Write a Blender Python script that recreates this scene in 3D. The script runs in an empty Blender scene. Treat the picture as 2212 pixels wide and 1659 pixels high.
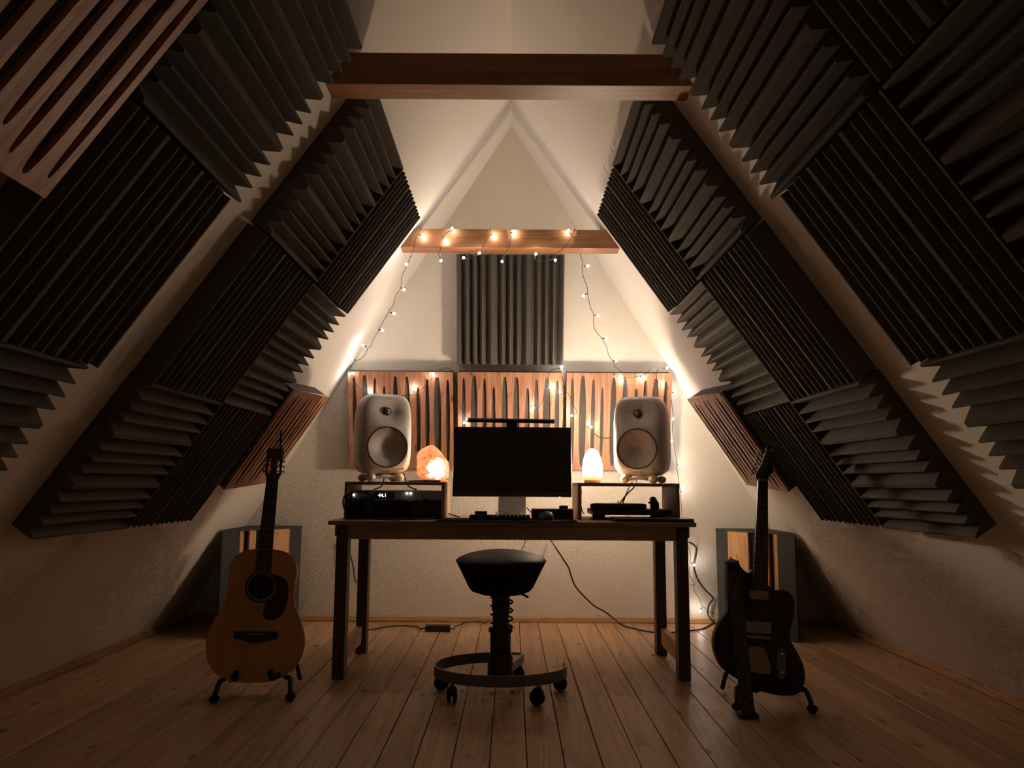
import bpy, bmesh, math, random
from mathutils import Matrix, Vector

# ------------------------------------------------------------------ camera, world, exposure
SC = bpy.context.scene
COL = SC.collection
PI = math.pi
random.seed(7)

cam_data = bpy.data.cameras.new('camera')
cam_data.sensor_width = 36.0
cam_data.lens = 36.0 * 1650.0 / 2212.0
cam_data.clip_start = 0.05
cam = bpy.data.objects.new('camera', cam_data)
COL.objects.link(cam)
PITCH = math.atan(214.5 / 1650.0)
ROLL = math.radians(0.35)
cam.matrix_world = (Matrix.Translation((0, 0, 0.9)) @ Matrix.Rotation(PI / 2 + PITCH, 4, 'X') @ Matrix.Rotation(ROLL, 4, 'Z'))
SC.camera = cam

world = bpy.data.worlds.new('night')
SC.world = world
world.use_nodes = True
world.node_tree.nodes['Background'].inputs[0].default_value = (0.05, 0.06, 0.09, 1)
world.node_tree.nodes['Background'].inputs[1].default_value = 0.02

SC.view_settings.view_transform = 'Standard'
SC.view_settings.look = 'None'
SC.view_settings.gamma = 1.0
SC.view_settings.use_curve_mapping = False
SC.view_settings.exposure = 1.0
SC.cycles.use_denoising = True
SC.cycles.max_bounces = 9
SC.cycles.diffuse_bounces = 8
SC.cycles.glossy_bounces = 3
SC.cycles.use_adaptive_sampling = True
SC.cycles.adaptive_threshold = 0.065
SC.cycles.adaptive_min_samples = 16
SC.cycles.sample_clamp_indirect = 4.0

# light given off by the lamps of the room (radiance of their surfaces)
BULB_POWER = 78.0
LAMP_WHITE = 170.0
LAMP_PINK = 170.0

# ------------------------------------------------------------------ helpers
class MB:
    """collects shapes and links them as one mesh object"""
    def __init__(self):
        self.v = []; self.f = []
    def add(self, vs, fs):
        o = len(self.v)
        self.v += [Vector(p) for p in vs]
        self.f += [tuple(i + o for i in f) for f in fs]
        return self
    def box(self, c, s, rot=None):
        x, y, z = s[0] / 2, s[1] / 2, s[2] / 2
        vs = [Vector((a, b, d)) for a in (-x, x) for b in (-y, y) for d in (-z, z)]
        if rot is not None: vs = [rot @ p for p in vs]
        vs = [p + Vector(c) for p in vs]
        return self.add(vs, [(0, 1, 3, 2), (4, 6, 7, 5), (0, 4, 5, 1), (2, 3, 7, 6), (0, 2, 6, 4), (1, 5, 7, 3)])
    def span(self, a, b):
        return self.box([(a[i] + b[i]) / 2 for i in range(3)], [abs(b[i] - a[i]) for i in range(3)])
    def rings(self, rings, close=True, cap=True):
        n = len(rings[0]); vs = [p for r in rings for p in r]; fs = []
        for j in range(len(rings) - 1):
            for i in range(n if close else n - 1):
                k = (i + 1) % n
                fs.append((j * n + i, j * n + k, (j + 1) * n + k, (j + 1) * n + i))
        if cap:
            fs.append(tuple(range(n - 1, -1, -1)))
            fs.append(tuple(range((len(rings) - 1) * n, len(rings) * n)))
        return self.add(vs, fs)
    def cyl(self, p0, p1, r0, r1=None, n=16):
        r1 = r0 if r1 is None else r1
        return self.tube([p0, p1], [r0, r1], n)
    def tube(self, pts, r, n=8):
        pts = [Vector(p) for p in pts]
        rs = r if isinstance(r, (list, tuple)) else [r] * len(pts)
        t = [(pts[min(i + 1, len(pts) - 1)] - pts[max(i - 1, 0)]).normalized() for i in range(len(pts))]
        u = t[0].orthogonal().normalized()
        out = []
        for i, p in enumerate(pts):
            u = (u - t[i] * u.dot(t[i]))
            u = u.normalized() if u.length > 1e-6 else t[i].orthogonal().normalized()
            w = t[i].cross(u)
            out.append([p + (u * math.cos(2 * PI * k / n) + w * math.sin(2 * PI * k / n)) * rs[i] for k in range(n)])
        return self.rings(out)
    def lathe(self, prof, n=32, c=(0, 0, 0), rot=None, sx=1.0, sy=1.0, cap=True):
        out = []
        for r, z in prof:
            ring = [Vector((r * math.cos(2 * PI * k / n) * sx, r * math.sin(2 * PI * k / n) * sy, z)) for k in range(n)]
            if rot is not None: ring = [rot @ p for p in ring]
            out.append([p + Vector(c) for p in ring])
        return self.rings(out, cap=cap)
    def ball(self, c, r, n=20, m=12, rot=None):
        r = r if isinstance(r, (list, tuple)) else (r, r, r)
        out = []
        for j in range(m + 1):
            th = PI * (j / m) * 0.998 + 0.003
            ring = []
            for k in range(n):
                p = Vector((r[0] * math.sin(th) * math.cos(2 * PI * k / n), r[1] * math.sin(th) * math.sin(2 * PI * k / n), -r[2] * math.cos(th)))
                if rot is not None: p = rot @ p
                ring.append(p + Vector(c))
            out.append(ring)
        return self.rings(out)
    def prism(self, poly, z0, z1):
        n = len(poly)
        vs = [(x, y, z0) for x, y in poly] + [(x, y, z1) for x, y in poly]
        fs = [tuple(range(n - 1, -1, -1)), tuple(range(n, 2 * n))] + [(i, (i + 1) % n, n + (i + 1) % n, n + i) for i in range(n)]
        return self.add(vs, fs)
    def mesh(self, name, bev=0.0, seg=2, smooth=None):
        me = bpy.data.meshes.new(name)
        me.from_pydata([tuple(p) for p in self.v], [], self.f)
        bm = bmesh.new(); bm.from_mesh(me)
        bmesh.ops.recalc_face_normals(bm, faces=bm.faces)
        if bev > 0:
            es = [e for e in bm.edges if len(e.link_faces) == 2 and e.calc_face_angle(0) > 0.6]
            bmesh.ops.bevel(bm, geom=es, offset=bev, segments=seg, affect='EDGES', profile=0.6, clamp_overlap=True)
        bm.to_mesh(me); bm.free()
        if smooth is not None:
            me.polygons.foreach_set('use_smooth', [True] * len(me.polygons))
            if smooth < 179: me.set_sharp_from_angle(angle=math.radians(smooth))
        return me
    def build(self, name, mat, parent=None, bev=0.0, seg=2, smooth=None, loc=None):
        return link(name, self.mesh(name, bev, seg, smooth), mat, parent, loc)

def link(name, me, mat=None, parent=None, loc=None):
    o = bpy.data.objects.new(name, me)
    if mat is not None and me is not None and not me.materials: me.materials.append(mat)
    COL.objects.link(o)
    if parent is not None: o.parent = parent
    if loc is not None: o.location = loc
    return o

def tag(o, label=None, cat=None, group=None, kind=None):
    if label: o['label'] = label
    if cat: o['category'] = cat
    if group: o['group'] = group
    if kind: o['kind'] = kind
    return o

def thing(name, label, cat, loc=(0, 0, 0), rot=(0, 0, 0), group=None):
    o = bpy.data.objects.new(name, None)
    o.empty_display_size = 0.05
    COL.objects.link(o)
    o.location = loc; o.rotation_euler = rot
    return tag(o, label, cat, group)

def dup(o, parent=None):
    c = o.copy(); COL.objects.link(c)
    if parent is not None: c.parent = parent
    for ch in list(o.children): dup(ch, c)
    return c

def smooth_path(pts, n=6):
    """Catmull-Rom through the points"""
    P = [Vector(p) for p in pts]; out = []
    for i in range(len(P) - 1):
        a, b, c, d = P[max(i - 1, 0)], P[i], P[i + 1], P[min(i + 2, len(P) - 1)]
        for k in range(n):
            t = k / n
            out.append(0.5 * ((2 * b) + (c - a) * t + (2 * a - 5 * b + 4 * c - d) * t * t + (3 * b - a - 3 * c + d) * t ** 3))
    out.append(P[-1])
    return out

def text_mesh(s, size, depth=0.0005):
    cu = bpy.data.curves.new('lettering', 'FONT')
    cu.body = s; cu.size = size; cu.extrude = depth; cu.align_x = 'CENTER'; cu.align_y = 'CENTER'
    o = bpy.data.objects.new('lettering', cu); COL.objects.link(o)
    me = bpy.data.meshes.new_from_object(o.evaluated_get(bpy.context.evaluated_depsgraph_get()))
    bpy.data.objects.remove(o); return me

def holed_plate(outer, holes, depth, bevel=0.0):
    """a flat plate with openings, lying in XY, front at +depth/2"""
    cu = bpy.data.curves.new('plate', 'CURVE')
    cu.dimensions = '2D'; cu.fill_mode = 'BOTH'; cu.extrude = depth / 2; cu.bevel_depth = bevel
    for poly in [outer] + holes:
        sp = cu.splines.new('POLY'); sp.points.add(len(poly) - 1); sp.use_cyclic_u = True
        for p, (x, y) in zip(sp.points, poly): p.co = (x, y, 0, 1)
    o = bpy.data.objects.new('plate', cu); COL.objects.link(o)
    me = bpy.data.meshes.new_from_object(o.evaluated_get(bpy.context.evaluated_depsgraph_get()))
    bpy.data.objects.remove(o); return me

# ------------------------------------------------------------------ materials
def nodes(name):
    m = bpy.data.materials.new(name); m.use_nodes = True
    nt = m.node_tree; b = nt.nodes['Principled BSDF']
    return m, nt, b
def N(nt, t, **kw):
    n = nt.nodes.new(t)
    for k, v in kw.items():
        if hasattr(n, k): setattr(n, k, v)
        else: n.inputs[k].default_value = v
    return n
def ramp(nt, fac, stops):
    r = nt.nodes.new('ShaderNodeValToRGB')
    el = r.color_ramp.elements
    while len(el) < len(stops): el.new(0.5)
    for e, (p, c) in zip(el, stops): e.position = p; e.color = (*c, 1)
    nt.links.new(fac, r.inputs[0]); return r.outputs[0]
def bump(nt, b, h, strength, dist=0.002):
    bp = N(nt, 'ShaderNodeBump'); bp.inputs['Strength'].default_value = strength; bp.inputs['Distance'].default_value = dist
    nt.links.new(h, bp.inputs['Height']); nt.links.new(bp.outputs[0], b.inputs['Normal'])

def plain(name, col, rough=0.5, metal=0.0, spec=0.5, noise=0.0, nscale=60, bstr=0.0, coat=0.0):
    m, nt, b = nodes(name)
    b.inputs['Base Color'].default_value = (*col, 1); b.inputs['Roughness'].default_value = rough
    b.inputs['Metallic'].default_value = metal; b.inputs['Specular IOR Level'].default_value = spec
    b.inputs['Coat Weight'].default_value = coat
    tc = N(nt, 'ShaderNodeTexCoord'); nz = N(nt, 'ShaderNodeTexNoise', Scale=nscale, Detail=4.0)
    nt.links.new(tc.outputs['Object'], nz.inputs['Vector'])
    d = max(noise, 0.04)
    c = ramp(nt, nz.outputs['Fac'], [(0.3, [x * (1 - d) for x in col]), (0.7, [min(1, x * (1 + d)) for x in col])])
    nt.links.new(c, b.inputs['Base Color'])
    if bstr: bump(nt, b, nz.outputs['Fac'], bstr)
    return m

def wood(name, dark, mid, light, axis='Y', scale=6.0, stretch=0.06, rough=0.55, knots=True, knotcol=None, vary=0.25, bstr=0.15, coat=0.0, kscale=2.2, kdim='3D'):
    m, nt, b = nodes(name)
    b.inputs['Roughness'].default_value = rough; b.inputs['Coat Weight'].default_value = coat
    tc = N(nt, 'ShaderNodeTexCoord'); oi = N(nt, 'ShaderNodeObjectInfo')
    off = N(nt, 'ShaderNodeVectorMath', operation='SCALE'); off.inputs[0].default_value = (13.7, 41.3, 7.9)
    nt.links.new(oi.outputs['Random'], off.inputs['Scale'])
    ad = N(nt, 'ShaderNodeVectorMath', operation='ADD')
    nt.links.new(tc.outputs['Object'], ad.inputs[0]); nt.links.new(off.outputs[0], ad.inputs[1])
    mp = N(nt, 'ShaderNodeMapping')
    s = [1.0, 1.0, 1.0]; s['XYZ'.index(axis)] = stretch
    mp.inputs['Scale'].default_value = s
    nt.links.new(ad.outputs[0], mp.inputs['Vector'])
    n1 = N(nt, 'ShaderNodeTexNoise', Scale=scale, Detail=3.0, Distortion=0.6)
    nt.links.new(mp.outputs[0], n1.inputs['Vector'])
    mul = N(nt, 'ShaderNodeMath', operation='MULTIPLY'); mul.inputs[1].default_value = 9.0
    nt.links.new(n1.outputs['Fac'], mul.inputs[0])
    fr = N(nt, 'ShaderNodeMath', operation='FRACT'); nt.links.new(mul.outputs[0], fr.inputs[0])
    n2 = N(nt, 'ShaderNodeTexNoise', Scale=scale * 22, Detail=4.0); nt.links.new(mp.outputs[0], n2.inputs['Vector'])
    mx = N(nt, 'ShaderNodeMath', operation='MULTIPLY_ADD'); mx.inputs[1].default_value = 0.55
    nt.links.new(fr.outputs[0], mx.inputs[0])
    m2 = N(nt, 'ShaderNodeMath', operation='MULTIPLY'); m2.inputs[1].default_value = 0.45
    nt.links.new(n2.outputs['Fac'], m2.inputs[0]); nt.links.new(m2.outputs[0], mx.inputs[2])
    c = ramp(nt, mx.outputs[0], [(0.1, light), (0.5, mid), (0.95, dark)])
    if knots:
        mk = N(nt, 'ShaderNodeMapping'); s2 = [1.0, 1.0, 1.0]; s2['XYZ'.index(axis)] = 0.42
        mk.inputs['Scale'].default_value = s2; nt.links.new(ad.outputs[0], mk.inputs['Vector'])
        vo = N(nt, 'ShaderNodeTexVoronoi', Scale=kscale, voronoi_dimensions=kdim); nt.links.new(mk.outputs[0], vo.inputs['Vector'])
        nd = N(nt, 'ShaderNodeTexNoise', Scale=30.0); nt.links.new(ad.outputs[0], nd.inputs['Vector'])
        md = N(nt, 'ShaderNodeMath', operation='MULTIPLY_ADD'); md.inputs[1].default_value = 0.05
        nt.links.new(nd.outputs['Fac'], md.inputs[0]); nt.links.new(vo.outputs['Distance'], md.inputs[2])
        kf = N(nt, 'ShaderNodeMapRange'); kf.inputs['From Min'].default_value = 0.055; kf.inputs['From Max'].default_value = 0.085
        kf.inputs['To Min'].default_value = 0.8; kf.inputs['To Max'].default_value = 0.0
        nt.links.new(md.outputs[0], kf.inputs['Value'])
        mk2 = N(nt, 'ShaderNodeMix', data_type='RGBA'); kc = knotcol or [x * 0.45 for x in dark]
        mk2.inputs[7].default_value = (*kc, 1)
        nt.links.new(kf.outputs[0], mk2.inputs[0]); nt.links.new(c, mk2.inputs[6]); c = mk2.outputs[2]
    hv = N(nt, 'ShaderNodeHueSaturation')
    va = N(nt, 'ShaderNodeMapRange'); va.inputs['To Min'].default_value = 1 - vary; va.inputs['To Max'].default_value = 1 + vary * 0.6
    nt.links.new(oi.outputs['Random'], va.inputs['Value']); nt.links.new(va.outputs[0], hv.inputs['Value'])
    nt.links.new(c, hv.inputs['Color']); nt.links.new(hv.outputs[0], b.inputs['Base Color'])
    bump(nt, b, mx.outputs[0], bstr, 0.001)
    return m

def plaster(name, col, scale, strength, dist):
    m, nt, b = nodes(name)
    b.inputs['Roughness'].default_value = 0.9; b.inputs['Specular IOR Level'].default_value = 0.2
    tc = N(nt, 'ShaderNodeTexCoord')
    n1 = N(nt, 'ShaderNodeTexNoise', Scale=scale, Detail=3.0, Roughness=0.5, Distortion=0.8); nt.links.new(tc.outputs['Object'], n1.inputs['Vector'])
    n2 = N(nt, 'ShaderNodeTexNoise', Scale=1.2, Detail=3.0); nt.links.new(tc.outputs['Object'], n2.inputs['Vector'])
    c = ramp(nt, n2.outputs['Fac'], [(0.3, [x * 0.95 for x in col]), (0.7, col)])
    nt.links.new(c, b.inputs['Base Color'])
    bump(nt, b, n1.outputs['Fac'], strength, dist)
    return m

M = {}
M['plaster'] = plaster('smooth plaster', (0.80, 0.77, 0.71), 70, 0.35, 0.003)
M['rough_plaster'] = plaster('rough plaster', (0.80, 0.76, 0.69), 75, 0.85, 0.006)
M['plank'] = wood('pine planks', (0.37, 0.205, 0.105), (0.53, 0.325, 0.185), (0.61, 0.405, 0.24), 'Y', 6.0, 0.05, 0.42, vary=0.22, kscale=4.6, knotcol=(0.10, 0.045, 0.02), bstr=0.1, kdim='2D')
M['joint'] = plain('dark joint', (0.02, 0.012, 0.008), 0.9)
M['skirting'] = wood('pine skirting', (0.42, 0.22, 0.09), (0.55, 0.32, 0.15), (0.62, 0.4, 0.2), 'Y', 8, 0.06, 0.5)
M['skirting_x'] = wood('pine skirting across', (0.42, 0.22, 0.09), (0.55, 0.32, 0.15), (0.62, 0.4, 0.2), 'X', 8, 0.06, 0.5)
M['beam'] = wood('larch beam', (0.22, 0.088, 0.035), (0.32, 0.14, 0.058), (0.38, 0.18, 0.078), 'X', 7, 0.05, 0.45, vary=0.05, bstr=0.1)
M['diffuser'] = wood('larch veneer', (0.23, 0.09, 0.05), (0.40, 0.19, 0.11), (0.50, 0.275, 0.17), 'Y', 9, 0.07, 0.5, vary=0.12, kscale=5.0, kdim='2D')
M['felt'] = plain('charcoal felt', (0.085, 0.08, 0.073), 0.95, spec=0.1, noise=0.15, nscale=200, bstr=0.3)
M['foam'] = plain('charcoal foam', (0.108, 0.098, 0.088), 0.97, spec=0.08, noise=0.22, nscale=260, bstr=0.5)
M['trap_grey'] = plain('grey fabric', (0.065, 0.067, 0.065), 0.95, spec=0.1, noise=0.1, nscale=300, bstr=0.2)
M['black_fabric'] = plain('black fabric', (0.018, 0.017, 0.017), 0.95, spec=0.1)
M['trap_wood'] = wood('pine slat', (0.36, 0.16, 0.06), (0.56, 0.29, 0.12), (0.64, 0.38, 0.18), 'Z', 9, 0.12, 0.55, vary=0.1, kscale=4)
M['desk_dark'] = wood('dark stained pine', (0.05, 0.034, 0.024), (0.085, 0.06, 0.044), (0.11, 0.08, 0.06), 'Z', 8, 0.06, 0.5, vary=0.05)
M['desk_top'] = wood('stained pine top', (0.22, 0.135, 0.08), (0.32, 0.21, 0.13), (0.38, 0.26, 0.165), 'X', 8, 0.05, 0.45, vary=0.05)
M['desk_apron'] = wood('stained pine apron', (0.34, 0.25, 0.18), (0.44, 0.34, 0.255), (0.5, 0.395, 0.305), 'X', 8, 0.05, 0.5, vary=0.05)
M['pine_raw'] = wood('raw pine', (0.42, 0.23, 0.1), (0.55, 0.33, 0.16), (0.62, 0.42, 0.22), 'Y', 8, 0.06, 0.55, vary=0.1)
M['riser'] = wood('oak riser', (0.26, 0.15, 0.085), (0.38, 0.24, 0.145), (0.46, 0.30, 0.19), 'X', 8, 0.06, 0.5, vary=0.06)
M['riser_v'] = wood('oak riser side', (0.26, 0.15, 0.085), (0.38, 0.24, 0.145), (0.46, 0.30, 0.19), 'Z', 8, 0.08, 0.5, vary=0.06)
M['white_paint'] = plain('white enamel', (0.78, 0.77, 0.74), 0.38, spec=0.5)
M['grille'] = plain('perforated grille', (0.46, 0.44, 0.42), 0.55, metal=0.2, noise=0.25, nscale=420)
M['dark_grille'] = plain('dark dome', (0.26, 0.25, 0.235), 0.35, metal=0.3)
M['black'] = plain('black plastic', (0.012, 0.012, 0.013), 0.45)
M['black_matte'] = plain('black rubber', (0.012, 0.012, 0.013), 0.8, spec=0.2)
M['screen'] = plain('black glass', (0.014, 0.014, 0.015), 0.35)
M['dark_grey'] = plain('dark grey metal', (0.05, 0.05, 0.052), 0.5, metal=0.3)
M['silver_dark'] = plain('anthracite aluminium', (0.50, 0.49, 0.47), 0.5, metal=0.0)
M['silver'] = plain('silver lacquer', (0.55, 0.53, 0.50), 0.45, metal=0.0)
M['alu'] = plain('brushed aluminium', (0.42, 0.41, 0.40), 0.38, metal=0.8)
M['chrome'] = plain('chrome', (0.75, 0.73, 0.7), 0.18, metal=1.0)
M['nickel'] = plain('aged nickel', (0.34, 0.3, 0.24), 0.35, metal=0.9)
M['leather'] = plain('black leather', (0.016, 0.017, 0.017), 0.6, spec=0.22, noise=0.1, nscale=180, bstr=0.12)
M['stool_fabric'] = plain('black wool', (0.012, 0.012, 0.012), 0.95, spec=0.1)
M['steel_dark'] = plain('graphite steel', (0.17, 0.165, 0.155), 0.36, metal=0.6)
M['ebony'] = plain('ebony', (0.012, 0.009, 0.008), 0.5)
M['spruce'] = wood('amber spruce', (0.44, 0.20, 0.042), (0.53, 0.26, 0.06), (0.58, 0.30, 0.08), 'Y', 16, 0.03, 0.32, knots=False, vary=0.02, bstr=0.03, coat=0.4)
M['mahogany'] = wood('mahogany', (0.07, 0.025, 0.012), (0.11, 0.042, 0.02), (0.14, 0.055, 0.026), 'Y', 12, 0.05, 0.4, knots=False, vary=0.02)
M['rosewood'] = wood('rosewood', (0.02, 0.012, 0.009), (0.036, 0.02, 0.014), (0.05, 0.028, 0.018), 'Y', 20, 0.05, 0.5, knots=False, vary=0.02)
M['blue_black'] = plain('blue black lacquer', (0.02, 0.027, 0.032), 0.5, spec=0.4)
M['bone'] = plain('bone', (0.5, 0.45, 0.36), 0.5)
M['strap'] = plain('black woven strap', (0.075, 0.075, 0.08), 0.85, spec=0.2, noise=0.6, nscale=90)
M['wire'] = plain('dark green wire', (0.012, 0.012, 0.010), 0.6)
M['cable'] = plain('black cable', (0.010, 0.010, 0.011), 0.5)

def emission(name, col, strength):
    m = bpy.data.materials.new(name); m.use_nodes = True
    nt = m.node_tree; nt.nodes.clear()
    e = N(nt, 'ShaderNodeEmission'); e.inputs[0].default_value = (*col, 1); e.inputs[1].default_value = strength
    o = N(nt, 'ShaderNodeOutputMaterial'); nt.links.new(e.outputs[0], o.inputs[0]); return m
M['bulb'] = emission('warm white bulb', (1.0, 0.87, 0.76), BULB_POWER)
M['led_white'] = emission('white indicator', (0.75, 0.85, 1.0), 6.0)
M['led_amber'] = emission('amber indicator', (1.0, 0.45, 0.08), 6.0)
M['digits'] = emission('blue white digits', (0.35, 0.6, 1.0), 5.0)

def salt(name, hot, body, vein, s_hot, s_body, centre, radius, veins, rough_edge=0.0):
    m, nt, b = nodes(name)
    b.inputs['Base Color'].default_value = (0.5, 0.22, 0.13, 1); b.inputs['Roughness'].default_value = 0.5
    tc = N(nt, 'ShaderNodeTexCoord')
    mp = N(nt, 'ShaderNodeMapping'); mp.inputs['Scale'].default_value = (1, 1, 2.2); nt.links.new(tc.outputs['Object'], mp.inputs['Vector'])
    nz = N(nt, 'ShaderNodeTexNoise', Scale=16.0, Detail=5.0, Distortion=1.2); nt.links.new(mp.outputs[0], nz.inputs['Vector'])
    sb = N(nt, 'ShaderNodeVectorMath', operation='DISTANCE'); sb.inputs[1].default_value = centre
    nt.links.new(tc.outputs['Object'], sb.inputs[0])
    mr = N(nt, 'ShaderNodeMapRange'); mr.interpolation_type = 'SMOOTHSTEP'
    mr.inputs['From Min'].default_value = radius * 0.35; mr.inputs['From Max'].default_value = radius
    mr.inputs['To Min'].default_value = 1.0; mr.inputs['To Max'].default_value = 0.0
    dn = N(nt, 'ShaderNodeMath', operation='MULTIPLY_ADD'); dn.inputs[1].default_value = rough_edge
    nt.links.new(nz.outputs['Fac'], dn.inputs[0]); nt.links.new(sb.outputs['Value'], dn.inputs[2])
    nt.links.new(dn.outputs[0], mr.inputs['Value'])
    c1 = ramp(nt, nz.outputs['Fac'], [(0.40, vein), (0.40 + veins, body), (0.75, body)])
    mx = N(nt, 'ShaderNodeMix', data_type='RGBA'); mx.inputs[7].default_value = (*hot, 1)
    nt.links.new(mr.outputs[0], mx.inputs[0]); nt.links.new(c1, mx.inputs[6])
    st = N(nt, 'ShaderNodeMapRange'); st.inputs['To Min'].default_value = s_body; st.inputs['To Max'].default_value = s_hot
    nt.links.new(mr.outputs[0], st.inputs['Value'])
    nt.links.new(mx.outputs[2], b.inputs['Emission Color']); nt.links.new(st.outputs[0], b.inputs['Emission Strength'])
    bump(nt, b, nz.outputs['Fac'], 0.3, 0.004)
    return m
M['salt_pink'] = salt('pink rock salt', (1.0, 0.60, 0.27), (1.0, 0.36, 0.13), (0.70, 0.14, 0.05), LAMP_PINK, 0.5, (0.03, -0.07, 0.066), 0.113, 0.14, 0.11)
M['salt_white'] = salt('pale rock salt', (1.0, 0.80, 0.62), (1.0, 0.66, 0.22), (1.0, 0.50, 0.10), LAMP_WHITE, 0.6, (0.0, 0.0, 0.122), 0.108, 0.3)

# ------------------------------------------------------------------ the room
K, W0, X0 = 0.70, 2.13, -0.015            # slope: |X - X0| = W0 - K Z
ZA = W0 / K; LS = math.hypot(1, K)
GY, GA = 5.17, 0.26                       # end wall: Y = GY - GA Z
YF = -2.8
def gy(z, off=0.0): return GY - GA * z - off * math.hypot(1, GA)

floor = MB().span((-2.35, YF, -0.12), (2.35, 5.3, -0.022)).build('floor', M['joint'])
tag(floor, 'pine plank floor of the attic room', kind='structure')
PW = 0.1221
x = -0.798 - PW * 11
k = 0
while x < 2.1:
    xa, xb = max(x, -2.14), min(x + PW, 2.12)
    if xb - xa > 0.02:
        dz = random.uniform(-0.0012, 0.0)
        o = MB().span((xa - (xa + xb) / 2 + 0.0016, YF, -0.021), (xb - (xa + xb) / 2 - 0.0016, 5.16, dz)).build('plank', M['plank'], floor, bev=0.0015, seg=1)
        o.location.x = (xa + xb) / 2
    x += PW

def slope_slab(name, side, mat):
    th = 0.12
    a = Vector((X0 + side * W0, 0, 0)); b = Vector((X0, 0, ZA))
    n = Vector((side, 0, K)) / LS
    a2 = a + (a - b).normalized() * 0.2; b2 = b + Vector((0, 0, 0))
    P = [a2, b2, b2 + Vector((0, 0, th * LS / K)), a2 + n * th]
    vs = [(p.x, YF, p.z) for p in P] + [(p.x, 5.35, p.z) for p in P]
    return MB().add(vs, [(0, 1, 2, 3), (7, 6, 5, 4), (0, 4, 5, 1), (1, 5, 6, 2), (2, 6, 7, 3), (3, 7, 4, 0)]).build(name, mat)
tag(slope_slab('wall_left', -1, M['plaster']), 'sloping white plaster roof wall on the left', kind='structure')
tag(slope_slab('wall_right', 1, M['plaster']), 'sloping white plaster roof wall on the right', kind='structure')
def end_wall(name, y0, a, th, mat):
    P = [(-2.3, -0.12), (2.3, -0.12), (2.3, 0.0), (X0 + 0.05, ZA + 0.1), (X0 - 0.05, ZA + 0.1), (-2.3, 0.0)]
    vs = [(x, y0 - a * z, z) for x, z in P] + [(x, y0 - a * z + th, z) for x, z in P]
    n = len(P)
    return MB().add(vs, [tuple(range(n)), tuple(range(2 * n - 1, n - 1, -1))] + [(i, (i + 1) % n, n + (i + 1) % n, n + i) for i in range(n)]).build(name, mat)
tag(end_wall('wall_back', GY, GA, 0.15, M['rough_plaster']), 'rough white plaster end wall behind the desk', kind='structure')
tag(end_wall('wall_front', YF, 0.0, -0.12, M['rough_plaster']), 'white plaster end wall behind the viewer', kind='structure')

tag(MB().span((-2.09, gy(0.016) - 0.022, 0.0005), (2.07, gy(0.016) + 0.003, 0.032)).build('baseboard_back', M['skirting_x'], bev=0.003, seg=1), 'low pine skirting strip along the end wall', kind='structure')
for sd, nm in ((-1, 'left'), (1, 'right')):
    tag(MB().span((X0 + sd * (W0 - 0.045), YF, 0.0005), (X0 + sd * (W0 - 0.017), 5.13, 0.032)).build('baseboard_' + nm, M['skirting'], bev=0.003, seg=1), f'low pine skirting strip along the {nm} slope', kind='structure')

def beam(n, yf, yb, z0, z1, lab):
    h = (z0 + z1) / 2; xe = W0 - K * z0 + 0.05
    o = MB().span((X0 - xe, yf, z0), (X0 + xe, yb, z1)).build(n, M['beam'], bev=0.004, seg=2)
    return tag(o, lab, kind='structure')
beam('beam_1', 2.341, 2.442, 2.187, 2.297, 'dark brown wooden collar beam high across the room')
beam('beam_2', 4.062, 4.166, 2.182, 2.288, 'lower wooden collar beam wrapped in string lights')

# ------------------------------------------------------------------ acoustic panels
def frame(side, s, y, ribs):
    """matrix of a panel lying on a roof slope: s up the slope, y along the room"""
    es = Vector((-side * K, 0, 1)) / LS; en = Vector((-side, 0, -K)) / LS
    c = Vector((X0 + side * W0, y, 0)) + es * s
    ax = es if ribs == 'along' else Vector((0, 1, 0))
    ay = en.cross(ax)
    m = Matrix((ax, ay, en)).transposed().to_4x4(); m.translation = c
    return m

FS = 0.618
def foam_profile():
    per = FS / 3; d, v = 0.084, 0.036
    pts = []
    for p in range(3):
        o = p * per
        pts += [(o + (0.0 if p == 0 else -0.008), d), (o + 0.008, d), (o + 0.035, v)]
        for i, t in enumerate((0.059, 0.1035, 0.148)):
            pts += [(o + t - 0.0032, d), (o + t + 0.0032, d), (o + t + 0.0222, v)]
        pts[-1] = (o + 0.170, v)
    pts += [(FS - 0.008, d), (FS, d)]
    return pts
def foam_mesh():
    pr = [(x - FS / 2, z) for x, z in foam_profile()]
    poly = [(-FS / 2, 0.0)] + pr + [(FS / 2, 0.0)]
    n = len(poly)
    vs = [(x, -FS / 2, z) for x, z in poly] + [(x, FS / 2, z) for x, z in poly]
    fs = [tuple(range(n)), tuple(range(2 * n - 1, n - 1, -1))] + [(i, (i + 1) % n, n + (i + 1) % n, n + i) for i in range(n)]
    return MB().add(vs, fs).mesh('acoustic_foam')
FOAM = foam_mesh(); FOAM.materials.append(M['foam'])
ROWS = (1.235, 1.858, 2.488)
COLS = {'B1': (1.232,) * 3, 'B2': (1.815, 1.86, 1.915), 'A1': (2.815, 2.82, 2.83), 'A2': (3.436, 3.44, 3.45)}
rowname = ('bottom', 'middle', 'top')
colname = {'A1': 'just past the gap', 'A2': 'closest to the end wall', 'B2': 'just before the gap', 'B1': 'nearest the viewer'}
def foam(side, col, row, ribs, extra=0.0):
    o = link('acoustic_foam', FOAM)
    o.matrix_world = frame(side, ROWS[row] + (0.025 if side > 0 else 0.0) + extra, COLS[col][row], ribs)
    sname = 'left' if side < 0 else 'right'
    rb = 'level ribs' if ribs == 'along' else 'upright ribs'
    return tag(o, f'foam tile with {rb}, {rowname[row]} of the {sname} slope, {colname[col]}', 'foam panel', 'wedge foam tiles on the roof slopes')
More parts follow.
